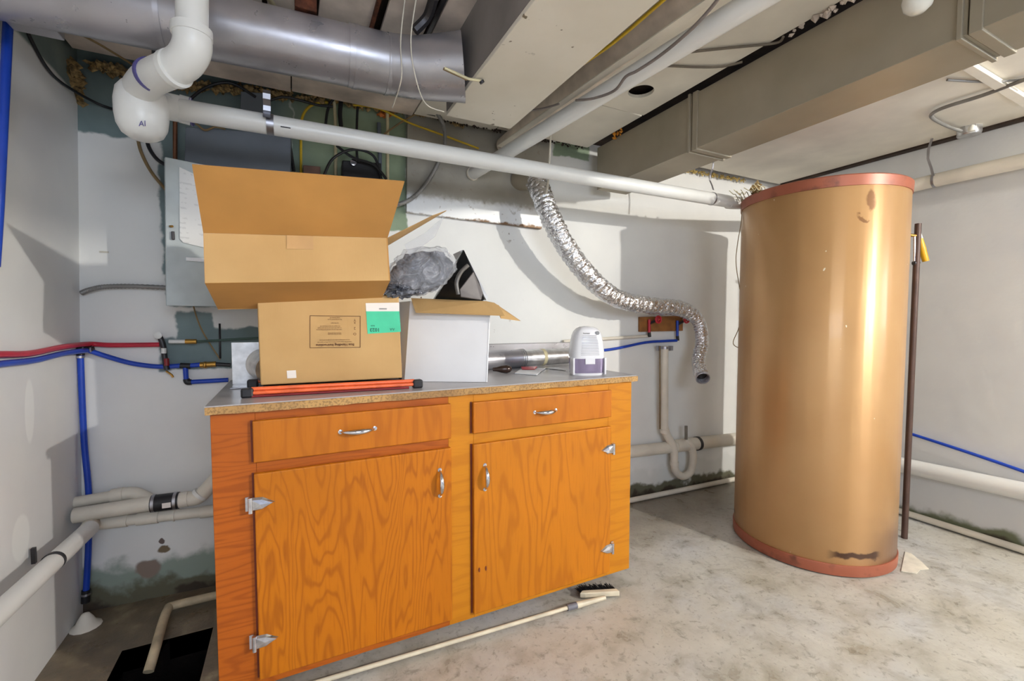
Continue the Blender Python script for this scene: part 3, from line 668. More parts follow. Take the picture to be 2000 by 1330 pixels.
# ------------------------------------------------------------ upper open box, tipped back
ubx = thing('open_cardboard_box', (.04, 1.5, 1.3), 'large open brown box tipped back on top with its front flap raised', 'box')
yf = 1.47
a0, b0 = oY(400, 553, yf), oY(762, 548, yf-.01); a1, b1 = oY(397, 455, yf+.02), oY(757, 465, yf+.01)
k0 = V((0, .23, -.078)); k0l = V((.004, .20, -.068)); k1 = V((0, .20, .0))
th_ = .004
MB().slab([a0, b0, b1, a1], V((0, th_, 0))).build('front_panel', M['card'], ubx, .001)
MB().slab([a0, b0, b0+k0, a0+k0l], V((0, .002, th_))).build('bottom_panel', M['card_shaded'], ubx)
MB().slab([a0, a0+k0l, a1+V((.005, .19, -.05)), a1], V((th_, 0, 0))).build('side_panel', M['card_shaded'], ubx)
MB().slab([b0, b0+k0, b1+V((0, .19, -.05)), b1], V((-th_, 0, 0))).build('side_panel', M['card_shaded'], ubx)
MB().slab([a0+k0l, b0+k0, b1+V((0, .19, -.05)), a1+V((.005, .19, -.05))], V((0, -th_, 0))).build('back_panel', M['card_shaded'], ubx)
tl, tr = oY(375, 322, 1.30), oY(790, 355, 1.30)
MB().slab([a1, b1, tr, tl], V((0, .003, .003))).build('front_flap', M['card_shaded'], ubx)
MB().slab([b1+V((0, .02, 0)), b1+V((.0, .15, -.02)), oY(872, 412, 1.62), oY(845, 422, 1.52)], V((0, .003, .003))).build('side_flap', M['card'], ubx)
nf2 = (b0-a0).cross(a1-a0).normalized(); nf2 = nf2 if nf2.y < 0 else -nf2
def onf(px, py, off=.0012):
    d = ray(px, py); return C0 + d*((a0+nf2*off-C0).dot(nf2)/d.dot(nf2))
MB().slab([onf(560, 459.5), onf(612, 461), onf(612, 487), onf(560, 486)], nf2*.0005).build('tape', M['tape'], ubx)

# ------------------------------------------------------------ white box with flaps
wb = thing('white_carton', (.53, 1.66, TZ), 'white carton with torn open flaps holding black plastic packaging', 'box')
A2 = oZ(790, 745, TZ+.001); B2 = oZ(952, 746, TZ+.001); yA, yB = A2.y, B2.y
C2 = oY(801, 588, yA); D2_ = oY(958, 600, yB)
bkv = V((.04, .17, 0)) + V((-.06, 0, 0)); th = .004
hz = min(C2.z, D2_.z)
MB().slab([A2, B2, D2_, C2], V((0, th, 0))).build('front_panel', M['card_white'], wb, .001)
MB().slab([A2, A2+bkv, C2+bkv, C2], V((th, 0, 0))).build('side_panel', M['card_white'], wb)
MB().slab([B2, B2+bkv, D2_+bkv, D2_], V((-th, 0, 0))).build('side_panel', M['card_white'], wb)
MB().slab([A2+bkv, B2+bkv, D2_+bkv, C2+bkv], V((0, -th, 0))).build('back_panel', M['card_white'], wb)
MB().slab([A2, B2, B2+bkv, A2+bkv], V((0, 0, th))).build('bottom_panel', M['card_white'], wb)
E1 = [C2, D2_+V((.002, 0, 0)), oY(985, 616, yB-.08), oY(940, 613, yB-.085), oY(812, 611, yA-.085)]
MB().slab([oY(803, 583, yA), oY(950, 589, yB), oY(975, 597, yB-.03), oY(986, 617, yB-.06), oY(812, 611, yA-.06)], V((0, .003, .002))).build('front_flap', M['card'], wb)
MB().slab([oY(950, 589, yB), oY(966, 592, yB+.05), oY(1017, 627, yB-.02), oY(978, 622, yB-.05), oY(972, 600, yB-.02)], V((0, .003, .002))).build('side_flap', M['card'], wb)
MB().slab([oY(905, 487, yB+.09), oY(953, 580, yB+.03), oY(950, 586, yB+.03), oY(936, 560, yB+.05), oY(899, 490, yB+.09)], V((.004, .10, 0))).build('side_flap', M['card_white'], wb)
bp = thing('black_plastic_tray', oY(905, 560, 1.68), 'glossy black moulded plastic tray sticking up out of the white carton', 'packaging')
MB().slab([oY(906, 487, yB+.06), oY(936, 550, yB+.03), oY(948, 584, yB+.02), oY(938, 592, yB+.02), oY(845, 590, yA+.03), oY(872, 545, yA+.04)], V((.004, .03, .004))).build('tray_shell', M['black_gloss'], bp, .004)
rib = [oY(x, y, yB+.022) for x, y in ((914, 518), (900, 532), (892, 552), (895, 575))]
MB().tube(rib, .008, 10).build('moulded_ridge', flat('grey_sheen_plastic', (96,92,88), .25), bp)
MB().slab([oY(898, 565, yB+.012), oY(925, 530, yB+.015), oY(944, 572, yB+.012), oY(940, 586, yB+.012), oY(900, 580, yB+.012)], V((.001, .006, 0))).build('moulded_face', flat('grey_satin_plastic', (98,92,90), .3), bp, .003)
# green book edge inside
tag(MB().slab([oY(820, 583, yA+.012), oY(945, 588, yB+.012), oY(945, 592, yB+.012), oY(820, 588, yA+.012)], V((0, .10, .002))).build('green_booklet', flat('pale_green_card', (206,214,150), .5)), 'pale green card lying in the top of the white carton', 'card')
# (bag follows)
# ------------------------------------------------------------ plastic bag with dark parts
def blob(name, m, par, c, rx, ry, rz, amp, fr_, seg=48, rings=32, rot=0, pinch=None, seed=0.0):
    vs = []; fs = []
    for i in range(rings+1):
        th = math.pi*i/rings
        for k in range(seg):
            ph = 2*math.pi*k/seg; d = V((math.sin(th)*math.cos(ph), math.sin(th)*math.sin(ph), math.cos(th)))
            q_ = d*fr_+V((seed, seed*2, 0)); f_ = 1+amp*(noise.noise(q_)+.5*noise.noise(q_*2.3)) + amp*.6*abs(noise.noise(q_*1.7+V((5,1,2))))
            p = V((d.x*rx, d.y*ry, d.z*rz))*f_
            if pinch: p = pinch(p)
            cs, sn = math.cos(rot), math.sin(rot); p = V((p.x*cs-p.z*sn, p.y, p.x*sn+p.z*cs)); vs.append(c+p)
    for i in range(rings):
        for k in range(seg): fs.append((i*seg+k, i*seg+(k+1) % seg, (i+1)*seg+(k+1) % seg, (i+1)*seg+k))
    return MB().add(vs, fs, True).build(name, m, par)
bg = thing('plastic_bag', oY(820, 530, 1.62), 'clear plastic bag stuffed with dark grey parts resting on the white carton', 'bag')
cb = oY(822, 530, 1.60)
blob('bag_skin', M['bag'], bg, cb, .132, .058, .080, .20, 2.2, rot=.42, seed=1.3)
blob('dark_contents', M['bag_dark'], bg, cb+V((.0, .004, -.006)), .120, .050, .070, .20, 2.2, rot=.42, seed=1.3)
blob('bag_skin', M['bag_dark'], bg, oY(782, 565, 1.60), .055, .04, .028, .5, 3.0, 32, 20, rot=.1, seed=7)
MB().slab([oY(790, 478, 1.56), oY(830, 455, 1.60), oY(868, 422, 1.62), oY(850, 462, 1.62), oY(800, 500, 1.57)], V((0, .002, .001))).build('bag_neck', M['bag'], bg)

# ------------------------------------------------------------ galvanized pipe, bulb, packets on worktop
gp = thing('loose_duct_pipe', (1.1, 1.98, TZ), 'short silver duct pipe with crimped joint and tape lying on the worktop', 'duct')
r_ = .046; g0, g1 = V((.78, 1.96, TZ+r_)), V((1.44, 2.03, TZ+r_)); gd = (g1-g0).normalized(); gm = oZ(1012, 700, TZ+r_); s_ = .27
gm = g0+gd*s_
MB().cyl(g0, gm, r_, 36).build('pipe_section', M['galv'], gp); MB().cyl(gm, g1, r_*.93, 36).build('pipe_section', M['galv_bright'], gp)
for k in (0, .012, .022): MB().cyl(gm-gd*k-gd*.004, gm-gd*k, r_*1.04, 36).build('crimp_ring', M['galv_bright'], gp)
MB().cyl(gm+gd*.105, gm+gd*.125, r_*.95, 36).build('tape_band', M['wire_cream'], gp)
tag(MB().box(1.0, 1.56, 2.085, 2.15, TZ+.05, TZ+.115).build('window_ledge', M['galv'], None, .01), 'grey metal strip behind the loose duct pipe', 'metal strip') if False else None
bb = oZ(968, 726, TZ); 
mb = MB().lathe(oZ(984, 729, TZ)+V((0, 0, .019)), [(0, -.052), (.008, -.050), (.010, -.034), (.016, -.012), (.019, .012), (.015, .028), (.007, .036), (0, .037)], V((1, -.25, 0)).normalized(), 24)
tag(mb.build('dark_bulb', M['bulb_brown']), 'dark brown glass bulb lying in front of the loose duct pipe', 'bulb')
rp = thing('red_white_packet', oZ(1035, 725, TZ), 'crumpled red and white plastic packet beside the loose duct pipe', 'packet')
MB().slab([oZ(1005, 730, TZ+.001), oZ(1048, 733, TZ+.001), oZ(1066, 720, TZ+.001), oZ(1020, 720, TZ+.001)], V((0, 0, .004))).build('packet_tray', M['card_white'], rp, .001)
MB().slab([oZ(1020, 722, TZ+.006), oZ(1045, 722, TZ+.006), oZ(1050, 717, TZ+.010), oZ(1018, 717, TZ+.010)], V((0, .004, .003))).build('red_insert', M['red'], rp, .002)
tag(MB().slab([oZ(1062, 720, TZ+.001), oZ(1105, 724, TZ+.001), oZ(1090, 718, TZ+.001), oZ(1065, 716, TZ+.001)], V((0, 0, .003))).build('metal_scrap', M['galv_bright']), 'thin silver metal scrap lying behind the small dehumidifier', 'scrap')
# ------------------------------------------------------------ dehumidifier
dh0 = oZ(1158, 733, TZ); dh0 = dh0 + V((0, .05, 0)); dh0.z = TZ
dhu = thing('mini_dehumidifier', dh0, 'small white dehumidifier with violet water tank standing on the worktop', 'dehumidifier')
def super(z, hw, hd, n=36, e=3.2):
    r = []
    for k in range(n):
        a = 2*math.pi*k/n; c, s = math.cos(a), math.sin(a)
        r.append(V((math.copysign(abs(c)**(2/e), c)*hw, math.copysign(abs(s)**(2/e), s)*hd, z)))
    return r
ax = (rt*1.0).normalized(); rotm = Matrix.Rotation(-.32, 3, 'Z')
def shell(prof, n=36):
    vs = []; fs = []
    for z, hw, hd in prof: vs += [dh0 + rotm @ p for p in super(z, hw, hd, n)]
    m_ = len(prof)
    fs = [(i*n+k, i*n+(k+1) % n, (i+1)*n+(k+1) % n, (i+1)*n+k) for i in range(m_-1) for k in range(n)]
    fs += [tuple(range(n))[::-1], tuple(range((m_-1)*n, m_*n))]
    return MB().add(vs, fs, True)
HB = .212
shell([(.004, .068, .052), (.010, .072, .056), (.073, .0745, .057)]).build('water_tank', M['dehum_tank'], dhu)
shell([(0, .069, .053), (.010, .072, .056), (.012, .060, .045)]).build('base', M['dehum_white'], dhu)
shell([(.073, .0755, .058), (.10, .075, .058), (.14, .070, .056), (.17, .064, .053), (.19, .056, .048), (.203, .044, .040), (.210, .028, .028), (.2125, .010, .012)]).build('housing', M['dehum_white'], dhu)
def dp_(x, z, out=.0): return dh0 + rotm @ V((x, -(.0575+out), z))
fx, fy = rotm @ Xa, rotm @ Ya
MB().obox(dp_(.0, .062, -.001), (.044, .006, .026), (fx, fy, Za)).build('tank_tab', M['dehum_white'], dhu, .002)
for s_ in (-1, 1): MB().obox(dp_(s_*.0705, .04, -.03), (.009, .05, .074), (fx, fy, Za)).build('side_rail', M['dehum_white'], dhu, .003)
for i in range(13):
    z = .090+i*.0068; MB().obox(dp_(-.0, z, -.0005-.0*(i) - max(0, (z-.12))*.045), (.082-i*.0012, .0025, .0018), (fx, fy, Za)).build('vent_slot', M['slot'], dhu)
zb_ = .188; nb = (rotm @ V((0, -.95, .3))).normalized()
MB().cyl(dh0+rotm @ V((.034, -.044, .183)), dh0+rotm @ V((.034, -.052, .184)), .0085, 20).build('power_button', flat('grey_button', (130,130,132), .3), dhu)
text(None, 'brand_text', 'homasy', M['ink_black'], dhu, dh0+rotm @ V((-.016, -.0525, .183)), fx, Za, .010)

# ------------------------------------------------------------ vent boot at left end
vb_ = thing('duct_boot', oZ(475, 755, TZ), 'square galvanized duct boot with round collar behind the brown box', 'duct boot')
pa, pb_ = V((-.188, 1.93, TZ)), V((-.03, 1.90, TZ))
MB().obox(V((-.115, 1.93, TZ+.080)), (.17, .004, .156)).build('flange_plate', M['galv_bright'], vb_, .001)
MB().cyl(V((-.10, 1.93, TZ+.075)), V((-.06, 1.80, TZ+.065)), .058, 32).build('round_collar', M['galv_bright'], vb_)
MB().obox(V((-.12, 1.87, TZ+.003)), (.15, .12, .003)).build('bottom_plate', M['galv'], vb_)

# ------------------------------------------------------------ tall tank
TC = V((2.435, 1.372, 0)); TR = .355; TH = 1.80
tk = thing('insulated_tank', TC, 'tall tan enamelled cylindrical water tank with copper coloured rims', 'tank')
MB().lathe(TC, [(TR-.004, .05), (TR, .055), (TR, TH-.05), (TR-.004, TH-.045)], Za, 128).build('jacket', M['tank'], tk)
MB().lathe(TC, [(0, .001), (TR-.02, .001), (TR+.004, .006), (TR+.006, .05), (TR+.004, .056), (TR-.006, .057)], Za, 128).build('bottom_rim', M['rim'], tk)
MB().lathe(TC, [(TR-.006, TH-.052), (TR+.004, TH-.050), (TR+.006, TH-.006), (TR, TH), (TR-.02, TH-.002), (0, TH-.004)], Za, 128).build('top_rim', M['rim'], tk)
ang = math.atan2(-.95, .43)
azr = math.radians(-24); sp_ = TC + V((TR*math.cos(azr), TR*math.sin(azr), 0))
MB().obox(sp_+V((0, 0, TH/2)), (.004, .012, TH-.11), (V((math.cos(azr), math.sin(azr), 0)), V((-math.sin(azr), math.cos(azr), 0)), Za)).build('jacket_seam', M['rim'], tk)
c = TC+V((.0, 0, 0)); pn = oZ(1640, 380, 1.5)
for px, py in ((1549, 372),): 
    d = ray(px, py); MB().obox(oZ(1549, 372, 1.775), (.004,)*3)
# insulation tuft and wires on top
tp = [TC+V((-.33, .04, TH)), TC+V((-.25, .14, TH+.01))]
rag('insulation_tuft', [TC+V((-.34, .10, TH+.015)), TC+V((-.22, .20, TH+.02)), TC+V((.0, .25, TH+.03))], .028, M['foam'], 'tuft of yellow insulation bunched on the top edge of the tall tank', 'insulation', 60, 12, 1.2)
mb = MB()
random.seed(3)
for i in range(9):
    p = TC+V((-.33+.02*random.random(), .08+.02*i, TH+.008)); mb.tube([p+V((.1, .05, 0)), p+V((0, 0, .015)), p+V((-.03, -.01, .02*random.random()-.005)), p+V((-.055, -.01*random.random(), .03*random.random()))], .002, 5)
tag(mb.build('loose_wires', M['wire_cream']), 'spray of cut cream wires poking out over the tall tank top', 'wires', kind='stuff')
tag(MB().tube([oY(1449, 385, 1.62), oY(1448, 430, 1.62), oY(1440, 480, 1.63), (oY(1438, 520, 1.64)), oY(1450, 600, 1.64), oY(1443, 640, 1.64), oY(1432, 668, 1.65), oY(1440, 678, 1.65), oY(1452, 676, 1.65), oY(1450, 640, 1.66)], .0022, 6).build('dangling_wire', M['wire_tan']), 'thin wire dangling down the left side of the tall tank', 'wire')
tag(MB().tube([oX(1777, 380, 2.80), oX(1777, 1062, 2.82)], .018, 14).build('brown_pipe', M['screen_dark']), 'brown vertical pipe standing just behind the tall tank', 'pipe') if False else None
bpz = V((2.88, 1.21, 0))
d_ = ray(1779, 760); bpx = V((d_.x, d_.y, 0)).normalized()
bq = bpx*3.13
vp = thing('steel_pipe_stand', (bq.x, bq.y, 0), 'brown steel upright pipe with yellow lever valve behind the tall tank', 'pipe')
MB().cyl(V((bq.x, bq.y, .0)), V((bq.x, bq.y, 1.66)), .014, 16).build('upright', M['screen_dark'], vp)
cq = bq+rt*.017
f_ = lambda x, y: C0 + ray(x, y)*((bq.dot(fw.normalized()))/ray(x, y).dot(fw.normalized())) - ray(x, y)*0
kk = (V((bq.x, bq.y, 0))-V((0,0,0))).dot(V((fw.x, fw.y, 0)).normalized())
def onp(x, y):   # point on the upright's own facing plane
    d = ray(x, y); n = V((fw.x, fw.y, 0)).normalized(); return C0 + d*(kk/d.dot(n))
MB().cyl(onp(1786, 462), onp(1786, 512), .006, 12).build('chrome_stem', M['chrome'], vp)
MB().cyl(onp(1776, 459), onp(1793, 461), .008, 12).build('valve_neck', M['brass'], vp)
MB().cyl(onp(1784, 514), onp(1794, 513), .011, 12).build('valve_body', M['darkmetal'], vp)
MB().tube([onp(1797, 466), onp(1801, 485), onp(1808, 510)], [.011, .016, .014], 14).build('lever_grip', M['yellow_handle'], vp)
MB().cyl(onp(1796, 454), onp(1801, 468), .006, 10).build('lever_tip', M['pvc'], vp)
tag(MB().slab([oZ(1768, 1078, .001), oZ(1780, 1082, .001), oZ(1800, 1098, .001), oZ(1814, 1112, .001), oZ(1797, 1113, .001), oZ(1790, 1121, .001), oZ(1760, 1116, .001)], Za*.003).build('paint_chip', M['white_chip']), 'flat white chip of paint on the floor at the right foot of the tall tank', 'paint chip')

# ------------------------------------------------------------ back wall plumbing right of cabinet
wp2 = thing('wood_backer_board', oW(1290, 635, .02), 'brown wood board on the wall carrying two red valve handles', 'board')
wslab([(1250, 619), (1334, 617), (1334, 646), (1250, 648)], .02, .018).build('board', M['plywood_block'], wp2, .002)
def valve(px, py, lab, cx, cy0, cy1, col):
    v = thing('valve', oW(px, py, .05), lab, 'valve')
    c = oW(px, py, .07)
    mb = MB()
    ring = [c + V((.0, 0, 0)) + WD*(.021*math.cos(a)) + Za*(.021*math.sin(a)) for a in [2*math.pi*k/16 for k in range(17)]]
    mb.tube(ring, .006, 8, False, False).build('handwheel', M['red'], v)
    for k in range(3):
        a = k*math.pi/3; MB().cyl(c-WD*(.02*math.cos(a))-Za*(.02*math.sin(a)), c+WD*(.02*math.cos(a))+Za*(.02*math.sin(a)), .0035, 8).build('spoke', M['red'], v)
    MB().cyl(c, oW(px, py, .03), .006, 10).build('stem', M['brass'], v)
    MB().cyl(oW(px, py, .035), oW(cx, cy0+8, .035), .009, 12).build('valve_body', M['darkmetal'], v)
    MB().cyl(oW(cx, cy0, .035), oW(cx, cy1, .035), .009, 12).build('pipe_tail', M[col], v)
    MB().cyl(oW(cx, cy1-2, .035), oW(cx+1, cy1+7, .035), .010, 12).build('fitting', M['black'], v)
    return v
valve(1286, 624, 'left red round valve handle on the brown board', 1268, 624, 651, 'pex_red')
valve(1341, 624, 'right red round valve handle on the brown board', 1323, 626, 658, 'pex_blue')
tag(MB().tube([oW(1130, 688, .02), oW(1195, 682, .02), oW(1260, 669, .02), oW(1300, 666, .02), oW(1322, 665, .035)], .0085, 12).build('blue_pex_pipe', M['pex_blue']), 'blue water tube running along the back wall behind the dehumidifier', 'pipe')
tag(MB().cyl(oW(1100, 667, .015), oW(1268, 656, .015), .010, 12).build('cream_pipe', M['pvc_cream']), 'thin cream pipe on the back wall above the blue tube', 'pipe')
tag(wslab([(950, 672), (1128, 668), (1128, 690), (950, 690)], .03, .028).build('grey_wall_ledge', M['galv'], None, .004), 'grey metal ledge on the wall behind the loose duct pipe', 'ledge')
tr = thing('drain_trap', oW(1297, 750, .05), 'cream painted drain pipe with looping trap on the back wall', 'drain')
o1 = .07
MB().cyl(oW(1298, 676, o1), oW(1298, 838, o1), .0235, 20).build('standpipe', M['pvc_cream'], tr)
MB().tube([oW(1298, 835, o1), oW(1303, 850, o1), oW(1313, 868, o1), oW(1317, 885, o1)], .0255, 20).build('offset_bend', M['pvc_cream'], tr)
MB().tube([oW(1317, 880, o1), oW(1317, 905, o1), oW(1321, 922, o1), oW(1334, 930, o1), oW(1348, 922, o1), oW(1353, 903, o1), oW(1353, 885, o1), oW(1348, 868, o1+.0), oW(1338, 860, o1-.02)], .0245, 20).build('trap_bend', M['pvc_cream'], tr)
MB().cyl(oW(1289, 676, o1), oW(1289, 838, o1-.02), .0035, 8).build('drip_line', M['wire_tan'], tr)
for yy, a_ in ((842, 0), (905, 1)):
    p = oW(1298 if not a_ else 1317, yy, o1); MB().cyl(p-Za*.012, p+Za*.012, .028, 20).build('collar', M['pvc_cream'], tr)
for s_ in (-1, 1): MB().obox(oW(1298+s_*12, 680, .04), (.022, .02, .03)).build('pipe_clip', M['strap'], tr)
MB().cyl(oW(1298, 679, o1)-Za*.008, oW(1298, 679, o1)+Za*.008, .0255, 20).build('clip_band', M['strap'], tr)
hp = thing('horizontal_drain_pipe', oW(1340, 868, .04), 'thick cream drain pipe running low along the back wall', 'pipe')
MB().cyl(oW(1150, 892, .045), oW(1320, 872, .045), .038, 28).build('pipe', M['pvc_cream'], hp)
MB().cyl(oW(1318, 871, .045), oW(1470, 853, .045), .042, 28).build('pipe', M['pvc_cream'], hp)
pc = oW(1362, 866, .045); MB().cyl(pc-WD*.010, pc+WD*.010, .047, 28).build('pipe_strap', M['darkmetal'], hp)
MB().cyl(oW(1340, 858, .09), oW(1340, 832, .09), .010, 12).build('strap_tail', flat('grey_strap', (130,124,112), .6), hp)
tag(MB().cyl(V((1.30, wY(1.3)-.04, .022)), V((3.2, wY(3.2)-.045, .022)), .016, 16).build('floor_pipe', M['pvc_cream']), 'thin cream pipe lying on the floor along the back wall', 'pipe')
tag(MB().cyl(V((3.235, 2.0, .022)), V((3.235, -1.4, .022)), .018, 16).build('floor_pipe', M['pvc_cream']), 'thin cream pipe lying on the floor along the right wall', 'pipe')
rp2 = thing('low_wall_pipe', (3.21, 1, .28), 'thick white drain pipe running low along the right wall', 'pipe')
MB().cyl(V((3.215, 1.9, oX(1787, 920, 3.215).z)), V((3.215, .6, oX(2000, 953, 3.215).z-.01)), .044, 32).build('pipe', M['pvc'], rp2)
MB().cyl(V((3.215, .6, oX(2000, 953, 3.215).z-.01)), V((3.215, -1.4, .27)), .044, 32).build('pipe', M['pvc'], rp2)
tag(MB().tube([oX(1775, 846, 3.25), oX(1880, 880, 3.25), oX(2000, 921, 3.25), oX(2150, 975, 3.25)], .0085, 12).build('blue_pex_pipe', M['pex_blue']), 'blue water tube sloping down along the right wall', 'pipe')
# ------------------------------------------------------------ ceiling right: conduit, junction box, batten, bulb
cn = thing('conduit_with_box', oZ(1900, 262, CZ-.03), 'grey bent conduit ending at a small steel junction box on the right ceiling', 'conduit')
zc = CZ-.02
MB().tube([oZ(2080, 128, zc), oZ(2000, 156, zc), oZ(1920, 186, zc), oZ(1850, 208, zc), oZ(1822, 221, zc), oZ(1822, 231, zc), oZ(1850, 246, zc), oZ(1878, 256, zc)], .008, 12).build('conduit', M['conduit'], cn)
MB().tube([oZ(2080, 150, CZ-.012), oZ(1990, 156, CZ-.012), oZ(1930, 160, CZ-.012), oZ(1850, 156, CZ-.012)], .005, 8).build('small_wire', M['conduit'], cn)
jb = oZ(1893, 257, CZ-.02)
MB().lathe(jb, [(0, -.022), (.045, -.020), (.05, -.012), (.05, .02), (0, .02)], Za, 8).build('junction_box', M['galv_bright'], cn)
MB().lathe(oZ(1898, 250, CZ-.05), [(0, -.018), (.014, -.014), (.015, .0), (.01, .012)], Za, 16).build('white_cap', M['bulb_glass'], cn)
tag(MB().slab([oZ(1880, 138, CZ-.02), oZ(1900, 128, CZ-.02), oZ(2010, 195, CZ-.02), oZ(2000, 212, CZ-.02)], Za*.018).build('ceiling_batten', M['ceiling_white'], None, .002), 'short white wood batten across the right ceiling', 'batten')
tag(MB().box(3.205, 3.255, -1.5, 2.08, 2.14, 2.16).build('ceiling_gap_strip', M['void']), 'dark ragged gap strip between the ceiling and the right wall', 'gap strip')
lbp = oZ(1793, -2, 1.98)
blb = thing('hanging_bulb', lbp, 'white round bulb hanging at the top edge near the rectangular duct', 'bulb')
MB().lathe(lbp, [(0, -.036), (.016, -.033), (.028, -.022), (.033, -.004), (.030, .014), (.020, .032), (.015, .05), (.015, .06)], Za, 24).build('globe', M['bulb_glass'], blb)
MB().cyl(lbp+Za*.058, V((lbp.x, lbp.y, CZ)), .017, 16).build('socket', M['ceiling_white'], blb)

# ------------------------------------------------------------ left: electrical panel and meter area
ep = thing('electrical_panel', oW(450, 420, .08), 'blue-grey electrical panel cabinet on the back wall with its light grey cover', 'electrical panel')
q_ = [(362, 247), (568, 262), (565, 600), (352, 596)]
wslab(q_, .11, .10).build('cabinet_body', M['panel_dark'], ep, .003)
pa_ = oY(322, 306, 2.02); pb_ = oY(325, 597, 2.02); bt = V((.26, .085, 0))
MB().slab([pa_, pb_, pb_+bt, pa_+V((.26, .085, .0))], V((-.006, .02, 0))).build('cover_door', M['panel_grey'], ep, .003)
nd = V((.085, -.26, 0)).normalized(); ud = bt.normalized()
def ond(px, py, off=.002):
    d = ray(px, py); o_ = pa_+nd*off; return C0 + d*((o_-C0).dot(nd)/d.dot(nd))
MB().slab([ond(350, 326), ond(400, 350), ond(400, 484), ond(358, 474), ond(351, 466)], nd*.001).build('paper_label', M['paper'], ep)
MB().obox(ond(338, 460, .006), (.010, .008, .030), (ud, nd, Za)).build('latch', M['darkmetal'], ep, .002)
MB().cyl(ond(332, 442, .002), ond(337, 442, .012), .004, 8).build('screw', M['brass'], ep)
MB().obox(ond(382, 507, .004), (.06, .006, .014), (ud, nd, Za)).build('cover_handle', M['card_white'], ep, .002)
tag(MB().cyl(oW(342, 225, .03), oW(342, 312, .03), .008, 12).build('copper_pipe', M['copper']), 'short old copper pipe rising beside the electrical panel', 'pipe')
tag(wslab([(470, 178), (520, 182), (520, 262), (470, 258)], .06, .05).build('dark_conduit_box', M['panel_dark'], None, .003), 'dark box above the electrical panel behind the white drain pipe', 'box')
# meter area
mt = thing('electric_meter_box', oW(712, 330, .06), 'black meter box on the green wall behind the open box flap', 'meter')
wslab([(668, 312), (745, 318), (745, 372), (668, 368)], .10, .09).build('housing', M['black'], mt, .006)
MB().lathe(oW(690, 318, .11), [(0, .0), (.012, 0), (.014, .01), (0, .012)], -WN, 14).build('lug', M['chrome'], mt)
tag(wslab([(592, 322), (626, 325), (626, 360), (592, 358)], .05, .045).build('brown_junction_box', flat('brown_box', (128,98,86), .6), None, .003), 'small brown junction box on the green wall', 'junction box')
def wire(nm, pts, r, m, lab, cat='cable', off=.05, g=None, seg=8):
    return tag(MB().tube([oW(x, y, o_[0] if o_ else off) for x, y, *o_ in pts], r, seg).build(nm, M[m]), lab, cat, g)
# cream rods: along ceiling then down the wall
for dx, lab, pts in ((0, 'left cream conduit bending from ceiling down the green wall', [(500, -30, .85), (545, 28, .62), (606, 150, .13), (640, 180, .07), (652, 192, .04), (655, 230, .035), (656, 360, .035)]),
                     (0, 'right cream conduit bending from ceiling down the green wall', [(690, 150, .2), (715, 176, .13), (745, 200, .06), (756, 212, .04), (757, 240, .035), (757, 360, .035)])):
    c = thing('cream_conduit', oW(pts[-2][0], 240, .04), lab, 'conduit')
    MB().tube([oW(*p) for p in pts[-3:]], .0075, 10, curve=False).build('vertical_run', M['wire_cream'], c)
    MB().tube([oW(*p) for p in pts[:-2]], .0075, 10).build('ceiling_run', M['wire_cream'], c)
    MB().lathe(oW(pts[-3][0], pts[-3][1]-4, .04), [(0, -.012), (.013, -.01), (.013, .01), (0, .012)], Za, 12).build('coupling', M['copper'], c)
wire('yellow_cable', [(640, 200), (610, 205), (592, 225), (588, 260), (588, 340)], .0055, 'wire_yellow', 'yellow cable arching left down the green wall', off=.03)
wire('yellow_cable', [(690, 205), (740, 212), (800, 240), (860, 262), (935, 290)], .005, 'wire_yellow', 'yellow cable sagging right across the wall under the boxed duct', off=.05)
wire('black_cable', [(680, 175), (650, 195), (640, 215), (636, 243)], .006, 'black', 'black cable dropping behind the left cream conduit')
wire('black_cable', [(676, 168, .12), (668, 190), (664, 220), (666, 246)], .010, 'black', 'thick black cable bundle beside the left cream conduit')
wire('black_cable', [(712, 172, .12), (700, 200), (697, 245), (697, 300), (700, 320)], .006, 'black', 'black cable hanging between the two cream conduits')
wire('black_cable', [(748, 182, .12), (790, 200, .1), (825, 218, .1), (850, 225, .1)], .006, 'black', 'black cable sloping from the round duct to the boxed duct')
wire('black_cable', [(632, 345, .12), (650, 310, .12), (690, 292, .12), (730, 305, .12), (745, 350, .12)], .006, 'black', 'black cable arching over the black meter box')
wire('black_cable', [(658, 285, .1), (690, 308, .13), (730, 322, .13), (755, 350, .13)], .006, 'black', 'black cable crossing in front of the black meter box')
wire('black_cable', [(560, 255), (567, 290), (574, 335)], .007, 'black', 'black cable beside the right edge of the electrical panel')
wire('black_cable', [(500, 205), (530, 195), (560, 190), (620, 205), (650, 208)], .006, 'black', 'black cable running level along the top of the green wall')
wire('black_cable', [(360, 205, .06), (400, 172, .06), (450, 162, .06), (500, 190, .06)], .006, 'black', 'black cable looping above the white drain pipe near the cleanout')
wire('brown_wire', [(340, 225, .1), (380, 240, .12), (400, 254, .12), (420, 248, .12), (440, 252, .12)], .004, 'wire_tan', 'brown wire hanging under the left end of the white drain pipe', 'wire')
wire('grey_conduit', [(740, 240), (742, 300), (742, 360)], .009, 'panel_dark', 'grey conduit just left of the right cream conduit', 'conduit', off=.02)
wire('tan_wire', [(750, 262), (790, 235), (830, 215), (850, 212)], .004, 'wire_tan', 'tan wire slanting up toward the end of the boxed duct', 'wire')
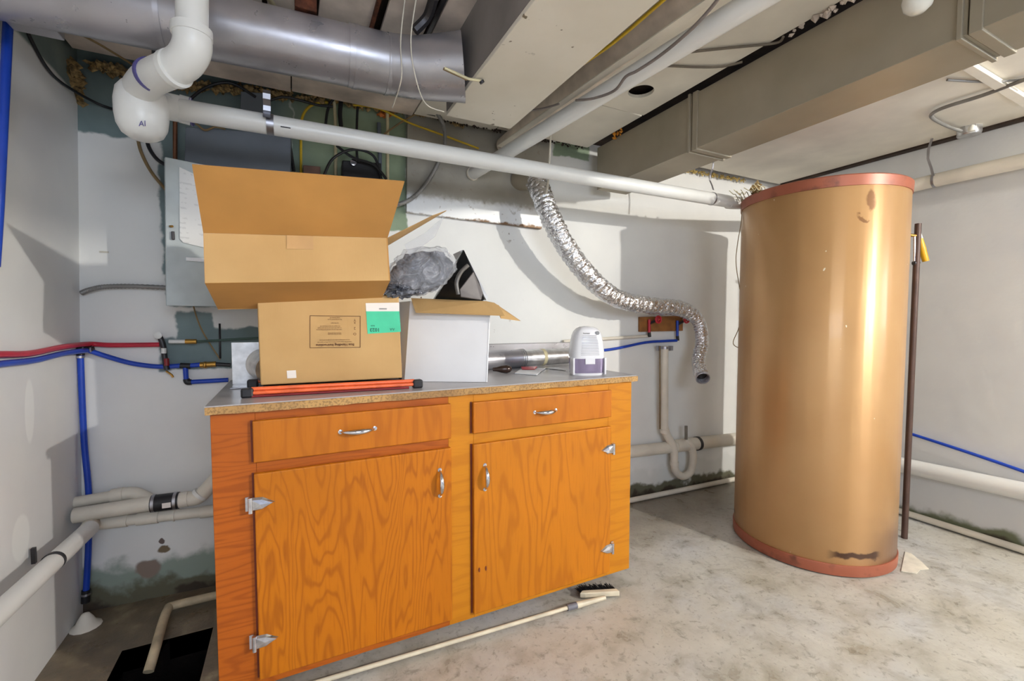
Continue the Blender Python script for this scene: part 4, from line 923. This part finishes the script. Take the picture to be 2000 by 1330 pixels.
# armoured flexible conduit
pts = [oW(*p) for p in ((848, 212, .12), (866, 245, .10), (868, 285, .08), (850, 330, .06), (825, 368, .05), (800, 390, .05), (770, 402, .05))]
mb = MB().tube(pts, .011, 12, True, True, 16)
for i in range(0, len(mb.v)-12, 12):
    if (i//12) % 2: 
        c = sum(mb.v[i:i+12], V())/12
        for j in range(12): mb.v[i+j] = c+(mb.v[i+j]-c)*.8
tag(mb.build('armoured_conduit', M['conduit']), 'grey armoured flexible conduit curving down behind the open box', 'conduit')
pts = [oW(*p) for p in ((160, 572, .02), (175, 566, .03), (205, 560, .03), (260, 559, .03), (330, 562, .03))]
mb = MB().tube(pts, .010, 12, True, True, 16)
for i in range(0, len(mb.v)-12, 12):
    if (i//12) % 2:
        c = sum(mb.v[i:i+12], V())/12
        for j in range(12): mb.v[i+j] = c+(mb.v[i+j]-c)*.84
tag(mb.build('armoured_conduit', M['conduit']), 'grey armoured flexible conduit from the left corner to the electrical panel', 'conduit')
# cables upper left
tag(MB().tube([oX(28, 0, -.706), oX(55, 65, -.706), oX(90, 130, -.706), oX(125, 165, -.706), oW(190, 202, .02), oW(235, 217, .02), oW(262, 222, .03)], .005, 8).build('black_cable', M['black']), 'black cable running down the left wall corner to the cleanout fitting', 'cable')
tag(MB().tube([oZ(98, 0, 2.12), oZ(112, 30, 2.12), oZ(150, 62, 2.12), oZ(200, 90, 2.12), oZ(262, 128, 2.12)], .004, 8).build('tan_wire', M['wire_tan']), 'tan wire curving across the top left ceiling', 'wire')
tag(MB().tube([oZ(285, 68, 2.06), oZ(300, 90, 2.06), oZ(302, 112, 2.06)], .008, 8).build('black_cable', M['black']), 'short black cable dropping beside the white riser pipe', 'cable')
for i, (x, lab, m) in enumerate((((268, 262), (276, 300), (320, 370), 'cream cable curving down from the cleanout to the panel', 'wire_tan'), ((285, 265), (292, 300), (322, 338), 'black cable curving down from the cleanout to the panel', 'black'))[i_][j_] if False else None for i_ in ()) if False else []: pass
wire('tan_cable', [(268, 262), (275, 295), (295, 335), (325, 372)], .006, 'wire_tan', 'tan cable curving down from the cleanout to the panel', off=.03)
wire('black_cable', [(284, 264), (292, 290), (308, 312), (330, 325)], .007, 'black', 'black cable curving down from the cleanout to the panel', off=.03)
tag(MB().tube([oW(378, 598, .03), oW(386, 625, .03), oW(400, 655, .03), oW(430, 702, .05)], .003, 6).build('green_wire', M['wire_tan']), 'thin green wire slanting below the electrical panel', 'wire')
tag(MB().cyl(oW(429, 632, .03), oW(430, 700, .05), .004, 8).build('thin_rod', M['darkmetal']), 'thin dark vertical rod below the electrical panel', 'rod')
tag(MB().obox(oW(203, 492, .002), (.028, .004, .006), (WD, WN, Za)).build('wall_scrape', M['white_chip']), 'small white paint drip on the grey back wall near the left corner', 'paint drip')
# ------------------------------------------------------------ PEX tubing left
tag(MB().tube([oX(20, -20, -.696), oX(15, 60, -.696), oX(8, 200, -.699), oX(-2, 400, -.708), oX(-10, 520, -.715)], .011, 12).build('blue_pex_riser', M['pex_blue']), 'blue water tube running vertically at the far left edge', 'pipe')
jn = V(oW(170, 678, .03))
tag(MB().tube([oX(-60, 694, -.724), oX(0, 692, -.724), oX(60, 690, -.724), oX(120, 678, -.724), oW(172, 672, .04), oW(220, 674, .03), oW(312, 673, .03)], .0095, 12).build('red_pex_pipe', M['pex_red']), 'red water tube crossing from the left wall to the brass manifold', 'pipe')
tag(MB().tube([oX(-60, 722, -.724), oX(0, 711, -.724), oX(70, 703, -.724), oX(125, 690, -.724), oW(172, 684, .035)], .0095, 12).build('blue_pex_pipe', M['pex_blue']), 'blue water tube along the left wall below the red tube', 'pipe')
tag(MB().tube([oW(172, 684, .035), oW(215, 698, .03), oW(260, 710, .03), oW(310, 716, .03), oW(355, 714, .03)], .0095, 12).build('blue_pex_pipe', M['pex_blue']), 'blue water tube sagging from the corner tee to the brass fitting', 'pipe')
tag(MB().tube([oW(157, 690, .03), oW(160, 770, .03), oW(165, 870, .03), oW(173, 960, .03), oW(173, 1060, .03), oW(168, 1158, .03)], .0105, 12).build('blue_pex_drop', M['pex_blue']), 'blue water tube dropping vertically in the left corner', 'pipe')
ft_ = thing('pex_tee', oW(170, 680, .04), 'black crimped tee fitting in the left corner joining the coloured tubes', 'fitting')
MB().cyl(oW(160, 684, .035), oW(182, 680, .035), .013, 12).build('tee_run', M['black'], ft_); MB().cyl(oW(157, 676, .03), oW(157, 694, .03), .013, 12).build('tee_drop', M['black'], ft_)
for x in (163, 178): MB().cyl(oW(x, 682, .035), oW(x+3, 682, .035), .0145, 12).build('crimp_ring', M['strap'], ft_)
MB().cyl(oW(156, 695, .03), oW(156, 699, .03), .0145, 12).build('crimp_ring', M['strap'], ft_)
cb_ = thing('pex_coupler', oW(168, 1160, .03), 'small black coupler at the foot of the blue drop tube', 'fitting')
MB().cyl(oW(168, 1152, .03), oW(167, 1176, .03), .014, 12).build('coupler', M['black'], cb_); MB().cyl(oW(168, 1158, .03), oW(168, 1162, .03), .0155, 12).build('crimp_ring', M['strap'], cb_)
mf = thing('brass_manifold', oW(320, 690, .04), 'brass and black valve cluster on the green patch behind the boxes', 'valve')
MB().tube([oW(309, 652, .04), oW(318, 672, .04), oW(322, 700, .04), oW(326, 722, .04)], .010, 10).build('manifold_body', M['darkmetal'], mf)
MB().cyl(oW(330, 667, .05), oW(362, 667, .05), .008, 12).build('white_stub', M['pvc'], mf)
MB().cyl(oW(362, 667, .05), oW(384, 667, .05), .010, 12).build('brass_nut', M['brass'], mf)
MB().cyl(oW(320, 690, .055), oW(320, 680, .055), .009, 12).build('white_cap', M['pvc'], mf)
MB().cyl(oW(325, 700, .055), oW(326, 714, .055), .009, 12).build('red_sleeve', M['red_dark'], mf)
MB().lathe(oW(309, 655, .06), [(0, -.01), (.012, -.008), (.014, .004), (0, .01)], -WN, 10).build('valve_cap', M['pvc'], mf)
MB().tube([oW(325, 725, .04), oW(335, 732, .05), oW(338, 737, .05)], .004, 8).build('drain_spout', M['brass'], mf)
tag(MB().cyl(oW(384, 667, .04), oW(505, 660, .04), .005, 10).build('green_pipe', flat('dark_green_pipe', (60,84,74), .5)), 'thin dark green pipe running right from the brass valve cluster', 'pipe')
t2 = thing('blue_pex_branch', oW(365, 715, .03), 'short blue tube branch with black tees feeding the brass coupling', 'pipe')
MB().cyl(oW(352, 714, .03), oW(372, 715, .03), .012, 12).build('tee', M['black'], t2)
MB().cyl(oW(372, 714, .03), oW(392, 712, .03), .0095, 12).build('tube', M['pex_blue'], t2)
MB().cyl(oW(362, 716, .03), oW(364, 745, .03), .0095, 12).build('tube', M['pex_blue'], t2)
MB().tube([oW(364, 740, .03), oW(366, 746, .03), oW(374, 746, .03)], .012, 12).build('elbow', M['black'], t2)
MB().cyl(oW(374, 746, .03), oW(446, 742, .03), .0095, 12).build('tube', M['pex_blue'], t2)
MB().cyl(oW(391, 713, .03), oW(422, 711, .03), .012, 12).build('brass_coupling', M['brass'], t2)
MB().cyl(oW(398, 713, .03), oW(404, 712.5, .03), .0145, 8).build('brass_nut', M['brass'], t2)
MB().cyl(oW(422, 711, .03), oW(450, 713, .03), .008, 12).build('tube', M['darkmetal'], t2)

# ------------------------------------------------------------ lower-left drain pipes
up_ = thing('upper_drain_branch', oW(250, 965, .06), 'uppermost dirty white drain pipe with elbow in the left corner', 'pipe')
MB().cyl(oW(140, 982, .06), oW(225, 968, .06), .021, 20).build('pipe', M['pvc_cream'], up_)
MB().cyl(oW(218, 969, .06), oW(242, 965, .06), .027, 20).build('collar', M['pvc_cream'], up_)
MB().tube([oW(240, 965, .06), oW(262, 964, .06), oW(282, 972, .08), oW(296, 982, .12)], .025, 20).build('elbow', M['pvc_cream'], up_)
mp_ = thing('middle_drain_pipe', oW(220, 998, .12), 'cream drain pipe joined by a black rubber coupling', 'pipe')
MB().cyl(oW(145, 1007, .12), oW(302, 982, .12), .028, 24).build('pipe', M['pvc_cream'], mp_)
rc = MB().cyl(oW(296, 984, .12), oW(350, 977, .12), .033, 24).build('rubber_coupling', M['black'], mp_)
for x, y in ((301, 983), (343, 978)):
    p = oW(x, y, .12); d_ = (oW(350, 977, .12)-oW(296, 984, .12)).normalized(); MB().cyl(p-d_*.005, p+d_*.005, .0342, 24).build('band_clamp', M['strap'], rc)
pl_ = oW(325, 987, .1545); MB().obox(pl_, (.028, .002, .02), (WD, WN, Za)).build('sticker', M['white_label'], rc)
MB().cyl(oW(350, 977, .12), oW(368, 974, .12), .030, 24).build('hub', M['pvc_cream'], mp_)
MB().tube([oW(366, 974, .12), oW(385, 972, .12), oW(402, 958, .12), oW(430, 925, .12)], .028, 24).build('elbow', M['pvc_cream'], mp_)
p, q_ = oW(389, 968, .12), oW(394, 963, .12); MB().cyl(p, q_, .0315, 24).build('collar', M['pvc'], mp_)
lp_ = thing('lower_drain_pipe', oW(300, 1015, .09), 'lower dirty white drain pipe with several collars running behind the cabinet', 'pipe')
MB().cyl(oW(185, 1023, .08), oW(470, 992, .08), .0205, 20).build('pipe', M['pvc_cream'], lp_)
for x0, x1 in ((190, 212), (212, 250), (268, 310), (340, 342), (392, 420)):
    f2 = lambda x: 1023-(x-185)*31/285
    MB().cyl(oW(x0, f2(x0), .08), oW(x1, f2(x1), .08), .0245, 20).build('collar', M['pvc_cream'], lp_)
lw = thing('left_wall_drain_pipe', oX(60, 1130, -.66), 'white drain pipe sloping along the left wall toward the camera', 'pipe')
a_, b_ = oX(175, 1032, -.665), oX(0, 1195, -.665); dd_ = (b_-a_).normalized()
MB().cyl(a_, a_+dd_*2.4, .027, 28).build('pipe', M['pvc'], lw)
MB().tube([oW(200, 1020, .08), oW(182, 1022, .07), a_+dd_*.02], .027, 20).build('elbow', M['pvc_cream'], lw)
p = oX(104, 1097, -.665); MB().cyl(p-dd_*.006, p+dd_*.006, .029, 28).build('pipe_strap', M['darkmetal'], lw)
MB().obox(oX(66, 1085, -.745), (.01, .012, .05)).build('strap_nail', M['darkmetal'], lw)
# sump pit with pipe
sp2 = thing('sump_pit', (-.42, 1.8, -.3), 'square black sump pit opening in the dirty floor', 'sump pit')
MB().box(sx0-.01, sx1+.01, sy0-.01, sy1+.01, -.42, -.40).box(sx0-.02, sx0, sy0, sy1, -.4, -.001).box(sx1, sx1+.02, sy0, sy1, -.4, -.001).box(sx0, sx1, sy0-.02, sy0, -.4, -.001).box(sx0, sx1, sy1, sy1+.02, -.4, -.001).build('pit_lining', M['sump_dark'], sp2)
tag(MB().tube([oZ(470, 1150, .03), oZ(420, 1163, .03), oZ(340, 1182, .03), oZ(328, 1190, .03), oZ(318, 1215, .028), oZ(305, 1262, .02), oZ(290, 1312, -.02)], .016, 14).build('sump_discharge_pipe', M['pvc_dirty']), 'grimy cream pipe lying on the floor bent into the sump pit', 'pipe')
tag(MB().lathe(V((-.725, 2.19, 0)), [(0, .055), (.012, .05), (.024, .03), (.032, .012), (.045, .004), (.048, 0)], Za, 14).build('plaster_foot', M['ceiling_white']), 'small white plaster lump at the foot of the left corner', 'plaster')
# ------------------------------------------------------------ broom on floor
br = thing('broom', oZ(1110, 1187, 0), 'cream push broom lying on the floor under the cabinet front', 'broom')
h0, h1 = oZ(560, 1350, .02), oZ(1108, 1187, .02)
MB().cyl(h0, h1, .0075, 14).build('handle', M['broom_white'], br)
h2 = oZ(1126, 1182, .02); h3 = oZ(1182, 1167, .02)
MB().cyl(h1, h2, .012, 14).build('grey_ferrule', flat('grey_ferrule', (112,112,122), .5), br)
MB().cyl(h2, h3, .013, 14, .008).build('socket', M['broom_white'], br)
b0_, b1_ = oZ(1140, 1160, .02), oZ(1207, 1156, .02)
mb = MB().slab([b0_+V((0, -.012, -.012)), b1_+V((0, -.012, -.012)), b1_+V((0, .012, -.012)), b0_+V((.0, .012, -.012)), b0_+V((-.02, 0, -.012))], Za*.022)
mb.build('head_block', M['broom_white'], br, .004)
mb = MB(); random.seed(9)
for i in range(260):
    u = random.random(); p = b0_.lerp(b1_, u)+V((0, random.uniform(.0, .012), random.uniform(-.008, .006)))
    mb.tube([p, p+V((random.uniform(-.006, .006), random.uniform(.035, .05), random.uniform(-.004, .010)))], .0012, 3, False, False)
o = mb.build('bristles', M['bristle'], br, fix=False); o['kind'] = 'stuff'
